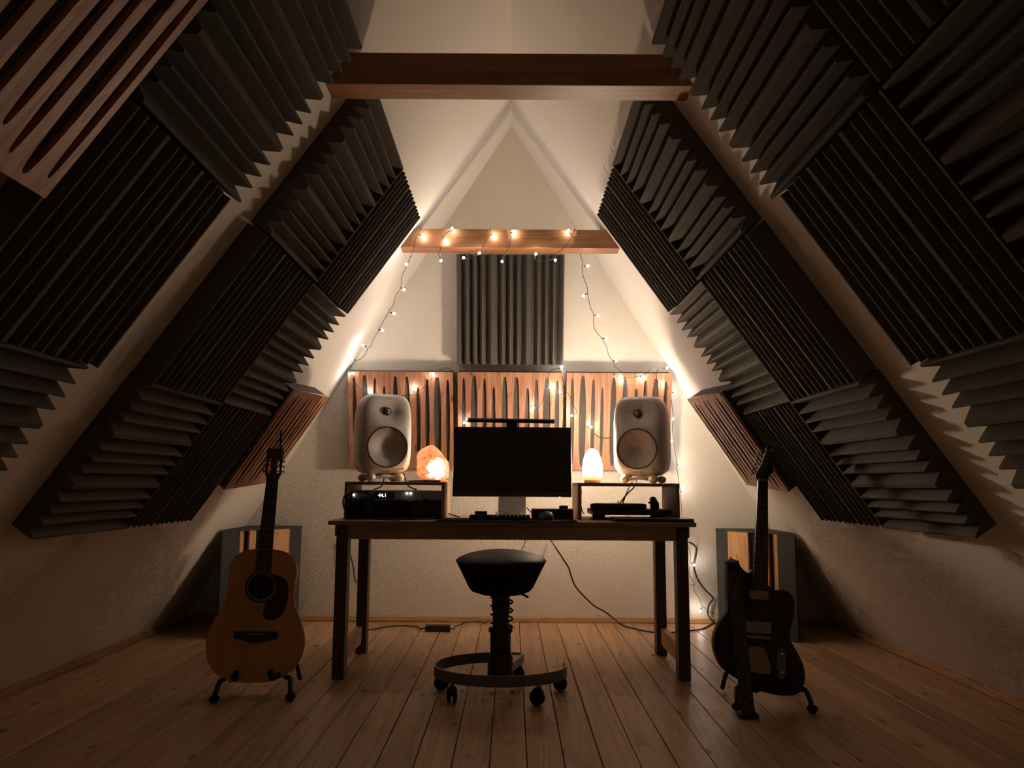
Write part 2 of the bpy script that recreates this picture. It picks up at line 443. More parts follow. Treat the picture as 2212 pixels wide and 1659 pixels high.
# 'along': ribs run level along the room, 'up': ribs run up the slope
for side in (-1, 1):
    foam(side, 'A1', 2, 'along'); foam(side, 'A1', 1, 'up'); foam(side, 'A1', 0, 'along')
    foam(side, 'A2', 2, 'up'); foam(side, 'A2', 1, 'along'); foam(side, 'A2', 0, 'up')
    foam(side, 'B2', 2, 'along'); foam(side, 'B2', 1, 'up'); foam(side, 'B2', 0, 'along')
foam(1, 'B1', 2, 'up'); foam(1, 'B1', 1, 'along')

o = link('acoustic_foam', FOAM)
ax = Vector((1, 0, 0)); ay = Vector((0, -GA, 1)).normalized(); az = ax.cross(ay)
GM = Matrix((ax, ay, az)).transposed().to_4x4()       # frame of the leaning end wall: x right, y up, z into the room
def on_wall(x, z, off=0.0):
    m = GM.copy(); m.translation = Vector((x, gy(z), z)) + az * off; return m
o.matrix_world = on_wall(-0.013, 1.972, 0.003) @ Matrix.Diagonal((1.06, 1.09, 1.0, 1.0))
tag(o, 'charcoal foam tile with upright ribs on the end wall under the beam', 'foam panel', 'wedge foam tiles')

# wooden slot panels: spindle-shaped openings in a veneered board over dark felt
SLOTS = [(0.050, 0.040, 0.945, 0.05), (0.150, 0.066, 0.972, 0.03), (0.251, 0.040, 0.940, 0.05), (0.340, 0.034, 0.855, 0.13), (0.448, 0.058, 0.958, 0.04),
         (0.560, 0.058, 0.958, 0.04), (0.668, 0.044, 0.845, 0.12), (0.755, 0.044, 0.932, 0.06), (0.855, 0.072, 0.95, 0.03), (0.955, 0.042, 0.925, 0.06)]
def spindle(cx, w, y0, y1, n=14):
    L = []; R = []
    for i in range(n + 1):
        t = (1 - math.cos(PI * i / n)) / 2
        hw = w / 2 * (math.sin(PI * t) ** 0.3)
        y = y0 + (y1 - y0) * t
        R.append((cx + hw, y)); L.append((cx - hw, y))
    return R + L[-2:0:-1]
def slot_panel(name, label, w, h, mat4, group, flip=False, depth=0.088):
    t = thing(name, label, 'acoustic panel', group=group)
    t.matrix_world = mat4
    outer = [(-w / 2, -h / 2), (w / 2, -h / 2), (w / 2, h / 2), (-w / 2, h / 2)]
    holes = []
    for f, sw, top, bot in SLOTS:
        f = 1 - f if flip else f
        holes.append(spindle((f - 0.5) * w * 0.985, sw * w, (bot - 0.5) * h, (top - 0.5) * h))
    me = holed_plate(outer, holes, 0.014)
    link('front_board', me, M['diffuser'], t, (0, 0, depth + 0.007))
    MB().box((0, 0, depth / 2), (w - 0.006, h - 0.006, depth)).build('felt_backing', M['felt'], t)
    return t
WP = 'wooden slot panels on the end wall'
for i, (xc, lab) in enumerate(((-0.687, 'wooden slot panel behind the speaker beside the pink salt lamp'), (-0.011, 'wooden slot panel behind the monitor'), (0.661, 'wooden slot panel behind the speaker beside the pale salt lamp'))):
    slot_panel('slot_panel', lab, 0.648, 0.612, on_wall(xc, 1.306, 0.002), WP)
def slope_panel(side, s, y, tilt, w, h, label, flip):
    es = Vector((-side * K, 0, 1)) / LS; en = Vector((-side, 0, -K)) / LS
    axx = es.cross(en)
    m = Matrix((axx, es, en)).transposed().to_4x4()
    m.translation = Vector((X0 + side * W0, y, 0)) + es * s + en * 0.002
    return slot_panel('slot_panel', label, w, h, m @ Matrix.Rotation(tilt, 4, 'Z'), 'wooden slot panels on the roof slopes', flip)
slope_panel(-1, 1.442, 4.085, math.radians(4.0), 0.605, 0.60, 'wooden slot panel on the left slope behind the acoustic guitar headstock', False)
slope_panel(1, 1.448, 4.125, math.radians(-4.0), 0.605, 0.60, 'wooden slot panel on the right slope behind the electric guitar headstock', True)
slope_panel(-1, 2.195, 1.225, 0.0, 0.62, 0.62, 'wooden slot panel high on the left slope nearest the viewer', False)

# ------------------------------------------------------------------ corner bass traps
def bass_trap(side, label):
    t = thing('bass_trap', label, 'bass trap', group='corner bass traps')
    H = 0.606
    A = Vector((X0 + side * 1.332, gy(0.62) - 0.006, 0)); B = Vector((X0 + side * 1.672, 4.545, 0)); C = Vector((X0 + side * 1.672, gy(0.62) - 0.006, 0))
    d = (B - A); L = d.length; d.normalize()
    nrm = Vector((d.y, -d.x, 0))
    if nrm.y > 0: nrm = -nrm
    Ai = A + Vector((side * 0.035, 0, 0)); Bi = B + Vector((0, 0.04, 0))
    dz = Vector((0, gy(0) - 0.03 - C.y, 0))
    bt = (Ai + dz, Bi, C + dz); tp_ = (Ai, Bi, C)
    MB().add([(p.x, p.y, 0.001) for p in bt] + [(p.x, p.y, H) for p in tp_] + [(Ai.x, Ai.y, 0.001)], [(0, 2, 1, 6), (3, 4, 5), (6, 1, 4, 3), (1, 2, 5, 4), (2, 0, 3, 5), (0, 6, 3)]).build('body', M['black_fabric'], t)
    MB().prism([(p.x, p.y) for p in (A, B, C)], H, H + 0.014).build('top_board', M['trap_grey'], t)
    fr = [('fabric_panel', 0.0, 0.165, 0.0), ('board', 0.165, 0.435, 0.004), ('board', 0.60, 0.685, 0.004), ('board', 0.75, 0.80, 0.004), ('fabric_panel', 0.80, 1.0, 0.0)]
    ang = math.atan2(d.y, d.x)
    for nm, f0, f1, pr in fr:
        c = A + d * (L * (f0 + f1) / 2) - nrm * (0.0125 - pr)
        o = MB().box((0, 0, 0), (L * (f1 - f0) - 0.001, 0.023, H - 0.002)).build(nm, M['trap_grey'] if nm == 'fabric_panel' else M['trap_wood'], t, bev=0.002, seg=1)
        o.location = (c.x, c.y, H / 2 + 0.001); o.rotation_euler.z = ang
    return t
bass_trap(-1, 'grey corner bass trap with pine slats behind the acoustic guitar')
bass_trap(1, 'grey corner bass trap with pine slats behind the electric guitar')

# ------------------------------------------------------------------ desk
desk = thing('desk', 'dark stained wooden desk with pine stretchers at the end wall', 'desk', (0.005, 3.62, 0))
ZD = 0.722
MB().span((-0.86, 0.0, ZD - 0.02), (0.86, 0.672, ZD)).build('tabletop', M['desk_top'], desk, bev=0.002, seg=1)
MB().span((-0.80, 0.045, ZD - 0.087), (0.80, 0.068, ZD - 0.0205)).build('apron', M['desk_apron'], desk, bev=0.001, seg=1)
MB().span((-0.80, 0.63, ZD - 0.087), (0.80, 0.653, ZD - 0.0205)).build('apron', M['desk_apron'], desk, bev=0.001, seg=1)
for sx in (-1, 1):
    MB().span((sx * 0.842, 0.07, ZD - 0.075), (sx * 0.828, 0.63, ZD - 0.0205)).build('side_rail', M['pine_raw'], desk)
    for y in (0.04, 0.58):
        MB().span((sx * 0.773, y, 0.001), (sx * 0.828, y + 0.072, ZD - 0.0205)).build('leg', M['desk_dark'], desk, bev=0.002, seg=1)
    y0, y1 = 0.112, 0.58
    st = MB(); xa, xb = (0.795, 0.825) if sx > 0 else (-0.825, -0.795)
    prof = [(y0, 0.14), (y1, 0.14), (y1, 0.075), (y1 - 0.03, 0.055), (y0 + 0.03, 0.055), (y0, 0.075)]
    vs = [(xa, y, z) for y, z in prof] + [(xb, y, z) for y, z in prof]; n = 6
    st.add(vs, [tuple(range(n)), tuple(range(2 * n - 1, n - 1, -1))] + [(i, (i + 1) % n, n + (i + 1) % n, n + i) for i in range(n)])
    st.build('stretcher', M['pine_raw'], desk)
    MB().cyl((sx * 0.80, 0.0405, ZD - 0.05), (sx * 0.80, 0.034, ZD - 0.05), 0.006, n=10).build('bolt', M['alu'], desk)

def riser(x0, x1, y0, y1, z1, label):
    t = thing('desk_riser', label, 'shelf', (0, 0, ZD), group='speaker risers on the desk')
    th = 0.016
    MB().span((x0, y0, z1 - th - ZD), (x1, y1, z1 - ZD)).build('top_board', M['riser'], t, bev=0.001, seg=1)
    for a, b in ((x0, x0 + 0.017), (x1 - 0.017, x1)):
        MB().span((a, y0 + 0.001, 0.0005), (b, y1 - 0.001, z1 - th - ZD - 0.0002)).build('side_board', M['riser_v'], t, bev=0.001, seg=1)
    return t
ZR = 0.904
riser(-0.826, -0.33, 3.82, 4.175, ZR, 'wooden riser holding the speaker and the pink salt lamp')
riser(0.333, 0.84, 3.85, 4.22, ZR, 'wooden riser holding the speaker and the pale salt lamp')

# ------------------------------------------------------------------ speakers
def speaker_body():
    a0, b0, dp = 0.140, 0.2115, 0.26
    n = 108
    def sq(k, a, b, e):
        c, s = math.cos(2 * PI * k / n), math.sin(2 * PI * k / n)
        return (a * math.copysign(abs(c) ** (2 / e), c), b * math.copysign(abs(s) ** (2 / e), s))
    TZ, WZ = 0.115, -0.07
    def dish(x, z):
        r2 = (x / 0.105) ** 2 + ((z - TZ) / 0.07) ** 2
        d = 0.026 * math.exp(-r2 * 1.4)
        return d
    def outl(f):
        e = 2.2 + 3.2 * min(1, f / 0.9); ring = []
        for k in range(n):
            x, z = sq(k, a0 * f, b0 * f, e)
            ring.append(Vector((x * (1 - 0.10 * max(0, z / b0) ** 2.2), 0, z)))
        return ring
    R = []
    base = outl(0.86)
    wc = Vector((0, 0, WZ)); wr = 0.1035
    cir = [wc + (p - wc).normalized() * wr for p in base]
    R.append([wc + (p - wc) * 0.02 + Vector((0, 0.045, 0)) for p in cir])
    R.append([p + Vector((0, 0.045, 0)) for p in cir])
    for i in range(17):
        t = i / 16; ring = []
        for c, o_ in zip(cir, base):
            p = c.lerp(o_, t)
            p.y = dish(p.x, p.z) + 0.009 * t * t * t
            ring.append(p)
        R.append(ring)
    for f, y in [(0.90, 0.016), (0.935, 0.027), (0.97, 0.044), (0.99, 0.065), (1.0, 0.10), (0.99, 0.15), (0.965, 0.20), (0.92, 0.235), (0.85, 0.254), (0.7, 0.26), (0.3, 0.262), (0.02, 0.262)]:
        R.append([p + Vector((0, y, 0)) for p in outl(f)])
    return MB().rings(R).mesh('speaker_body', smooth=50)
SPB = speaker_body(); SPB.materials.append(M['white_paint'])
def speaker(x, y, rz, label):
    t = thing('studio_speaker', label, 'speaker', (x, y, ZR), (0, 0, rz), 'studio speakers')
    zc = 0.0355 + 0.2115
    link('cabinet', SPB, None, t, (0, 0, zc))
    rot = Matrix.Rotation(PI / 2, 3, 'X')
    MB().lathe([(0.001, -0.030), (0.02, -0.028), (0.045, -0.021), (0.07, -0.011), (0.09, -0.003), (0.1025, 0.0005), (0.1025, -0.034), (0.001, -0.036)], 48, (0, 0.003, zc - 0.07), rot).build('woofer_grille', M['grille'], t, smooth=40)
    MB().lathe([(0.1005, -0.006), (0.1005, 0.0045), (0.1062, 0.0045), (0.1062, -0.006), (0.1005, -0.006)], 64, (0, 0.003, zc - 0.07), rot, cap=False).build('woofer_rim', M['dark_grey'], t, smooth=40)
    MB().lathe([(0.0, 0.010), (0.008, 0.009), (0.014, 0.006), (0.0165, 0.001), (0.0165, -0.01), (0, -0.01)], 32, (0, 0.022, zc + 0.115), rot).build('tweeter_dome', M['dark_grille'], t, smooth=50)
    MB().lathe([(0.0165, -0.004), (0.0165, 0.005), (0.0205, 0.004), (0.021, -0.004), (0.0165, -0.004)], 32, (0, 0.022, zc + 0.115), rot, cap=False).build('tweeter_ring', M['black'], t, smooth=50)
    lm = text_mesh('GENELEC', 0.0125, 0.0004)
    o = link('lettering', lm, M['dark_grey'], t, (0, 0.0055, zc - 0.194)); o.rotation_euler = (PI / 2 - 0.05, 0, 0)
    MB().cyl((0.085, 0.012, zc - 0.178), (0.085, 0.003, zc - 0.178), 0.003, n=10).build('indicator', M['black'], t)
    s = MB()
    for sx in (-1, 1):
        s.ball((sx * 0.075, 0.035, 0.022), (0.026, 0.03, 0.0215), 20, 12)
        s.ball((sx * 0.085, 0.19, 0.02), (0.024, 0.03, 0.0195), 20, 12)
        s.tube(smooth_path([(sx * 0.072, 0.035, 0.03), (sx * 0.05, 0.06, 0.027), (sx * 0.045, 0.12, 0.026), (sx * 0.06, 0.16, 0.024), (sx * 0.083, 0.19, 0.024)]), 0.012, 10)
    s.tube(smooth_path([(-0.075, 0.035, 0.018), (-0.03, 0.03, 0.026), (0, 0.028, 0.028), (0.03, 0.03, 0.026), (0.075, 0.035, 0.018)]), 0.010, 10)
    s.build('stand', M['white_paint'], t, smooth=60)
    return t
speaker(-0.637, 3.93, math.radians(23), 'white studio speaker turned inward beside the pink salt lamp')
speaker(0.650, 3.97, math.radians(-23), 'white studio speaker turned inward beside the pale salt lamp')

# ------------------------------------------------------------------ salt lamps
def lamp_pink():
    t = thing('salt_lamp', 'craggy pink salt lamp glowing on the riser beside the monitor', 'lamp', (-0.421, 4.085, ZR))
    MB().lathe([(0, 0), (0.066, 0), (0.068, 0.004), (0.068, 0.012), (0.064, 0.014), (0, 0.014)], 36, (0.018, 0, 0), sx=1.0, sy=0.85).build('wooden_base', M['riser'], t, smooth=40)
    rnd = random.Random(3)
    prof = [(0.0, 0.055, 0.012), (0.012, 0.078, 0.003), (0.035, 0.083, 0.0), (0.065, 0.085, 0.002), (0.095, 0.083, 0.002), (0.12, 0.074, -0.006), (0.145, 0.060, -0.012), (0.163, 0.042, -0.012), (0.175, 0.022, -0.010), (0.179, 0.004, -0.008)]
    R = []; n = 40
    ph = [rnd.uniform(0, 6.28) for _ in range(8)]
    for z, r, ox in prof:
        ring = []
        for k in range(n):
            an = 2 * PI * k / n
            rr = r * (1 + 0.06 * math.sin(3 * an + ph[0] + z * 20) + 0.04 * math.sin(5 * an + ph[1] - z * 35) + 0.02 * math.sin(9 * an + ph[2] + z * 50))
            ring.append((ox + rr * math.cos(an), 0.85 * rr * math.sin(an), 0.0145 + z + 0.004 * math.sin(2 * an + ph[3])* (1 if z > 0.02 else 0)))
        R.append(ring)
    MB().rings(R).build('salt_rock', M['salt_pink'], t, smooth=35)
lamp_pink()
t = thing('salt_lamp', 'tall rounded pale salt lamp glowing white on the riser', 'lamp', (0.434, 4.13, ZR))
MB().lathe([(0, 0), (0.043, 0), (0.044, 0.002), (0.044, 0.012), (0.041, 0.015), (0, 0.015)], 36).build('wooden_base', M['riser'], t, smooth=40)
R = []; n = 36
for z, r in [(0.0, 0.040), (0.006, 0.049), (0.03, 0.0535), (0.07, 0.0535), (0.105, 0.048), (0.13, 0.040), (0.15, 0.030), (0.163, 0.018), (0.168, 0.004)]:
    R.append([(r * (1 + 0.025 * math.sin(3 * a_ + 1) + 0.012 * math.sin(7 * a_ + z * 40)) * math.cos(a_), r * math.sin(a_), 0.0155 + z) for a_ in [2 * PI * k / n for k in range(n)]])
MB().rings(R).build('salt_rock', M['salt_white'], t, smooth=60)

# ------------------------------------------------------------------ monitor and desk gear
mon = thing('monitor', 'flat black monitor standing in the middle of the desk', 'monitor', (0.004, 3.98, ZD), (0, 0, math.radians(-1.0)))
TILT = Matrix.Rotation(math.radians(-7), 3, 'X')
def mt(p): return tuple(TILT @ Vector(p) + Vector((0, -0.03, 0.29)))
def mbox(mb, c, s): return mb.box(mt(c), s, TILT)
mbox(MB(), (0, 0.012, 0), (0.608, 0.022, 0.36)).build('housing', M['black'], mon, bev=0.003)
mbox(MB(), (0, -0.0005, 0.009), (0.602, 0.003, 0.336)).build('screen', M['screen'], mon)
mbox(MB(), (0, -0.001, -0.1695), (0.606, 0.006, 0.019)).build('lower_bezel', M['dark_grey'], mon, bev=0.001, seg=1)
MB().box(mt((0.243, -0.001, -0.182)), (0.005, 0.004, 0.003), TILT).build('power_light', M['led_amber'], mon)
MB().span((-0.073, 0.03, 0.012), (0.073, 0.05, 0.33)).build('neck', M['silver'], mon, bev=0.004)
MB().span((-0.095, -0.045, 0.0005), (0.095, 0.12, 0.009)).build('foot', M['silver'], mon, bev=0.003)
lb = thing('monitor_light_bar', 'thin black light bar clamped on top of the monitor', 'light bar', (0.0, 3.97, ZD))
MB().cyl((-0.226, -0.035, 0.501), (0.220, -0.035, 0.496), 0.0115, n=14).build('bar', M['black'], lb, smooth=50)
MB().span((-0.026, -0.034, 0.468), (0.03, 0.05, 0.492)).build('clamp', M['black'], lb, bev=0.004)

dm = MB().span((-0.355, 3.619, ZD + 0.0003), (0.31, 3.93, ZD + 0.003)).build('desk_mat', M['black_fabric'])
tag(dm, 'thin dark desk mat under the keyboard and mouse', 'mat')
ZM = ZD + 0.0032
kb = thing('keyboard', 'black computer keyboard in front of the monitor', 'keyboard', (-0.055, 3.71, ZM))
MB().span((-0.148, 0, 0.0003), (0.148, 0.115, 0.014)).build('case', M['black'], kb, bev=0.003)
kk = MB()
for r in range(5):
    for c in range(15):
        kk.box((-0.1365 + c * 0.0195, 0.014 + r * 0.0215, 0.0175), (0.0165, 0.018, 0.008))
tag(kk.build('keys', M['black_matte'], kb), kind='stuff')
ms = thing('computer_mouse', 'black ergonomic computer mouse on the desk mat', 'mouse', (0.166, 3.73, ZM), (0, 0, math.radians(-8)))
R = []
for i in range(15):
    tt = i / 14; y = -0.055 + 0.11 * tt
    wl = 0.040 * math.sin(PI * min(0.97, max(0.03, tt))) ** 0.45; hh = 0.05 * math.sin(PI * min(0.97, max(0.03, tt))) ** 0.6
    ring = []
    for k in range(20):
        an = PI * k / 19
        ring.append((wl * math.cos(an) * (1.0 + 0.05 * math.sin(an)), y, 0.0004 + hh * (math.sin(an) ** 0.8) * (1 + 0.22 * math.cos(an + 0.9))))
    R.append(ring)
MB().rings(R).build('shell', M['leather'], ms, smooth=50)
MB().cyl((-0.003, -0.036, 0.038), (0.003, -0.036, 0.038), 0.006, n=14).build('scroll_wheel', M['dark_grey'], ms)
bxo = MB().span((-0.184, 3.90, ZM), (-0.122, 3.95, ZM + 0.034)).build('small_box', M['black'], bev=0.003)
tag(bxo, 'small black box standing behind the keyboard', 'box')

gl = thing('eyeglasses', 'thin rimmed eyeglasses lying behind the keyboard', 'glasses', (-0.018, 3.832, ZM))
for sx in (-1, 1):
    pts = [(sx * 0.033 + 0.0235 * math.cos(a_), 0, 0.021 + 0.0195 * math.sin(a_)) for a_ in [2 * PI * k / 24 for k in range(25)]]
    MB().tube(pts, 0.0011, 6).build('rim', M['steel_dark'], gl, smooth=60)
    MB().tube(smooth_path([(sx * 0.056, 0, 0.030), (sx * 0.06, 0.02, 0.03), (sx * 0.045, 0.06, 0.018), (sx * 0.0, 0.09, 0.003)]), 0.0014, 6).build('temple', M['black'], gl, smooth=60)
MB().tube(smooth_path([(-0.0095, 0, 0.024), (0, -0.001, 0.029), (0.0095, 0, 0.024)]), 0.0011, 6).build('bridge', M['steel_dark'], gl, smooth=60)

ai = thing('audio_interface', 'small black audio interface with a round knob beside the pale lamp riser', 'audio interface', (0.205, 3.84, ZD))
MB().span((-0.103, 0.0, 0.006), (0.103, 0.13, 0.052)).build('case', M['dark_grey'], ai, bev=0.004)
MB().lathe([(0, 0), (0.021, 0), (0.0225, 0.003), (0.0225, 0.013), (0.019, 0.016), (0, 0.016)], 30, (0.058, 0.05, 0.0525)).build('volume_knob', M['black'], ai, smooth=40)
MB().span((-0.086, 0.03, 0.0522), (-0.045, 0.055, 0.0528)).build('small_label', M['alu'], ai)
for i, xx in enumerate((-0.02, 0.013, 0.035, 0.076)):
    MB().cyl((xx, 0.001, 0.026), (xx, -0.003, 0.026), 0.0065, n=14).build('jack_socket', M['black_matte'], ai)
for sx in (-1, 1): MB().span((sx * 0.09, 0.01, 0.0004), (sx * 0.07, 0.12, 0.006)).build('foot', M['black_matte'], ai)

rk = thing('rack_converter', 'anthracite rack unit with a lit blue display in the riser', 'rack unit', (-0.578, 3.835, ZD))
MB().span((-0.212, 0.0, 0.093), (0.230, 0.24, 0.1375)).build('case', M['silver_dark'], rk, bev=0.002, seg=1)
MB().span((-0.105, -0.0015, 0.0985), (-0.002, 0.002, 0.130)).build('display', M['screen'], rk)
tm = text_mesh('44.1', 0.024, 0.0003)
o = link('digits', tm, M['digits'], rk, (-0.062, -0.0025, 0.1145)); o.rotation_euler = (PI / 2, 0, 0)
MB().cyl((0.021, 0.0, 0.1145), (0.021, -0.012, 0.1145), 0.0165, n=28).build('dial', M['silver_dark'], rk, smooth=40, bev=0.0)
for xx, zz in ((0.059, 0.125), (0.078, 0.125), (-0.205, 0.116)):
    MB().cyl((xx, 0.0, zz), (xx, -0.003, zz), 0.0042, n=12).build('indicator_light', M['led_white'], rk)
MB().cyl((0.146, 0.0, 0.101), (0.146, -0.022, 0.101), 0.006, n=12).build('jack_plug', M['black'], rk)
r2 = thing('rack_amplifier', 'black rack unit lying under the lit display unit', 'rack unit', (-0.578, 3.83, ZD))
MB().span((-0.212, 0.0, 0.004), (0.230, 0.24, 0.091)).build('case', M['black'], r2, bev=0.002, seg=1)
for a, b, c, d in ((0.095, 0.145, 0.015, 0.08), (-0.11, 0.085, 0.012, 0.046), (-0.11, 0.085, 0.05, 0.086)):
    MB().span((a, -0.002, c), (b, 0.001, d)).build('face_plate', M['dark_grey'] if a > 0 else M['black_matte'], r2)
for i in range(5): MB().cyl((0.158 + 0.012 * i, 0.0, 0.062), (0.158 + 0.012 * i, -0.008, 0.062), 0.0045, n=12).build('knob', M['dark_grey'], r2)
for zz in (0.028, 0.046): MB().span((0.195, -0.003, zz - 0.006), (0.224, 0.0, zz + 0.006)).build('switch', M['dark_grey'], r2)

hp = thing('headphones', 'black over-ear headphones resting on the desk against the rack', 'headphones', (-0.745, 3.765, ZD))
for sx, yy in ((-1, -0.005), (1, 0.0)):
    rt = Matrix.Rotation(PI / 2, 3, 'Y') @ Matrix.Rotation(0.1 * sx, 3, 'X')
    MB().lathe([(0, -0.014), (0.040, -0.014), (0.052, -0.006), (0.054, 0.006), (0.046, 0.018), (0.03, 0.024), (0, 0.026)] if sx > 0 else [(0, -0.026), (0.03, -0.024), (0.046, -0.018), (0.054, -0.006), (0.052, 0.006), (0.040, 0.014), (0, 0.014)], 28, (sx * 0.036, yy, 0.056), rt, sx=1.0, sy=0.85).build('ear_cup', M['black_fabric'], hp, smooth=50)
    MB().lathe([(0.02, -0.012), (0.042, -0.012), (0.047, 0.0), (0.042, 0.012), (0.02, 0.012), (0.02, -0.012)], 28, (sx * 0.013, yy, 0.056), rt, sx=1.0, sy=0.85, cap=False).build('ear_pad', M['black_fabric'], hp, smooth=60)
    MB().tube(smooth_path([(sx * 0.066, yy, 0.05), (sx * 0.076, yy + 0.01, 0.08), (sx * 0.07, yy + 0.015, 0.115)]), 0.004, 8).build('yoke', M['dark_grey'], hp, smooth=60)
hb = MB(); pts = [(0.066 * math.cos(a_), 0.014, 0.100 + 0.036 * math.sin(a_)) for a_ in [PI * k / 20 for k in range(21)]]
hb.rings([[(p[0], p[1] - 0.016, p[2]), (p[0], p[1] + 0.016, p[2]), (p[0] * 0.93, p[1] + 0.016, p[2] - 0.006), (p[0] * 0.93, p[1] - 0.016, p[2] - 0.006)] for p in pts])
hb.build('headband', M['black_fabric'], hp, smooth=40)

# pens and a stick on the pink lamp riser
for (p, q, r, lab, mm) in (((-0.505, 3.90, ZR + 0.0055), (-0.355, 3.845, ZR + 0.0045), 0.0045, 'dark pen lying in front of the pink salt lamp', 'black'), ((-0.52, 3.86, ZR + 0.0043), (-0.44, 3.832, ZR + 0.0043), 0.004, 'short reddish pencil lying by the speaker stand', 'beam')):
    v = (Vector(q) - Vector(p)).normalized()
    tag(MB().tube([p, Vector(p) + v * 0.012, Vector(q) - v * 0.004, q], [r * 0.25, r, r, r * 0.8], 12).build('pen', M[mm], smooth=40), lab, 'pen')

tt = thing('turntable', 'black record turntable inside the riser under the pale lamp', 'turntable', (0.605, 3.90, ZD))
MB().span((-0.195, 0.0, 0.022), (0.205, 0.28, 0.048)).build('plinth', M['desk_dark'], tt, bev=0.003)
for xx in (-0.15, 0.16):
    for yy in (0.04, 0.24): MB().cyl((xx, yy, 0.0005), (xx, yy, 0.0222), 0.022, n=18).build('foot', M['black_matte'], tt)
MB().lathe([(0, 0.05), (0.143, 0.05), (0.146, 0.054), (0.146, 0.07), (0.143, 0.074), (0, 0.074)], 56, (-0.045, 0.148, 0)).build('platter', M['dark_grey'], tt, smooth=40)
MB().lathe([(0, 0.0745), (0.135, 0.0745), (0.135, 0.0762), (0, 0.0762)], 48, (-0.045, 0.148, 0)).build('record', M['black'], tt)
MB().cyl((-0.045, 0.148, 0.076), (-0.045, 0.148, 0.092), 0.0035, n=10).build('spindle', M['chrome'], tt)
MB().lathe([(0, 0), (0.024, 0), (0.024, 0.03), (0.018, 0.04), (0, 0.04)], 22, (0.155, 0.20, 0.0482)).build('arm_base', M['black'], tt, smooth=40)
MB().tube(smooth_path([(0.155, 0.235, 0.096), (0.155, 0.20, 0.096), (0.15, 0.12, 0.094), (0.11, 0.06, 0.088)]), 0.004, 10).build('tone_arm', M['dark_grey'], tt, smooth=60)
MB().cyl((0.155, 0.225, 0.096), (0.155, 0.265, 0.096), 0.0155, n=18).build('counterweight', M['black'], tt, smooth=40)
MB().span((0.098, 0.035, 0.079), (0.118, 0.066, 0.090)).build('head_shell', M['black'], tt, bev=0.002, seg=1)
lp = thing('closed_laptop', 'closed black laptop lying at the desk end by the turntable', 'laptop', (0.675, 3.637, ZD))
MB().span((-0.185, 0, 0.0005), (0.185, 0.205, 0.009)).build('base', M['black'], lp, bev=0.003)
MB().span((-0.185, 0, 0.0096), (0.185, 0.205, 0.0165)).build('lid', M['dark_grey'], lp, bev=0.003)

# ------------------------------------------------------------------ stool
st = thing('swivel_stool', 'black padded stool with a sprung column and open ring base on casters', 'stool', (-0.042, 3.36, 0))
MB().lathe([(0, 0.425), (0.04, 0.425), (0.09, 0.432), (0.125, 0.444), (0.137, 0.457), (0.190, 0.562), (0.193, 0.568), (0, 0.568)], 56).build('seat_skirt', M['stool_fabric'], st, smooth=40)
MB().lathe([(0.0, 0.56), (0.188, 0.562), (0.1955, 0.568), (0.194, 0.573), (0.18, 0.584), (0.14, 0.600), (0.09, 0.611), (0.04, 0.6165), (0.002, 0.617)], 56).build('seat_pad', M['leather'], st, smooth=60)
MB().lathe([(0, 0.25), (0.034, 0.25), (0.034, 0.36), (0.039, 0.362), (0.039, 0.434), (0, 0.434)], 32).build('column', M['dark_grey'], st, smooth=40)
MB().lathe([(0, 0.185), (0.044, 0.185), (0.044, 0.27), (0.051, 0.274), (0.051, 0.288), (0.046, 0.292), (0, 0.292)], 32).build('column_sleeve', M['black'], st, smooth=40)
MB().lathe([(0, 0.082), (0.054, 0.082), (0.054, 0.17), (0.047, 0.186), (0, 0.186)], 32).build('column_foot', M['black'], st, smooth=40)
hx = []
for i in range(0, 181):
    a_ = 2 * PI * 4.0 * i / 180
    hx.append((0.046 * math.cos(a_) + 0.004, 0.046 * math.sin(a_), 0.292 + 0.14 * i / 180))
MB().tube(hx, 0.0042, 8).build('spring', M['black'], st, smooth=60)
MB().tube([(0.08, -0.05, 0.44), (0.10, -0.07, 0.435), (0.115, -0.08, 0.428)], 0.005, 8).build('height_lever', M['black'], st, smooth=60)
RR = 0.287; CY = 0.065; pts = []
for i in range(0, 61):
    a_ = math.radians(72) + math.radians(300) * i / 60     # from behind the column, round the left and the front, to the right rear
    pts.append((math.cos(a_), math.sin(a_)))
rg = []
for c, s_ in pts:
    cx, cy = 0.0, 0.0
    ry = 0.205 if s_ < 0 else 0.24
    q = (RR - 0.008) / RR
    rg.append([(c * RR * q, s_ * ry * q + CY, 0.080), (c * RR, s_ * ry + CY, 0.080), (c * RR, s_ * ry + CY, 0.126), (c * RR * q, s_ * ry * q + CY, 0.126)])
MB().rings(rg).build('ring_base', M['steel_dark'], st, bev=0.002, seg=1, smooth=40)
MB().add([(-0.03, 0.02, 0.09), (0.03, 0.02, 0.09), (0.105, 0.29, 0.082), (0.06, 0.30, 0.082), (-0.03, 0.02, 0.12), (0.03, 0.02, 0.12), (0.105, 0.29, 0.12), (0.06, 0.30, 0.12)], [(0, 1, 2, 3), (7, 6, 5, 4), (0, 4, 5, 1), (1, 5, 6, 2), (2, 6, 7, 3), (3, 7, 4, 0)]).build('base_arm', M['steel_dark'], st)
MB().box((-0.13, -0.02, 0.085), (0.2, 0.04, 0.008), Matrix.Rotation(0.25, 3, 'Z')).build('base_plate', M['black'], st)
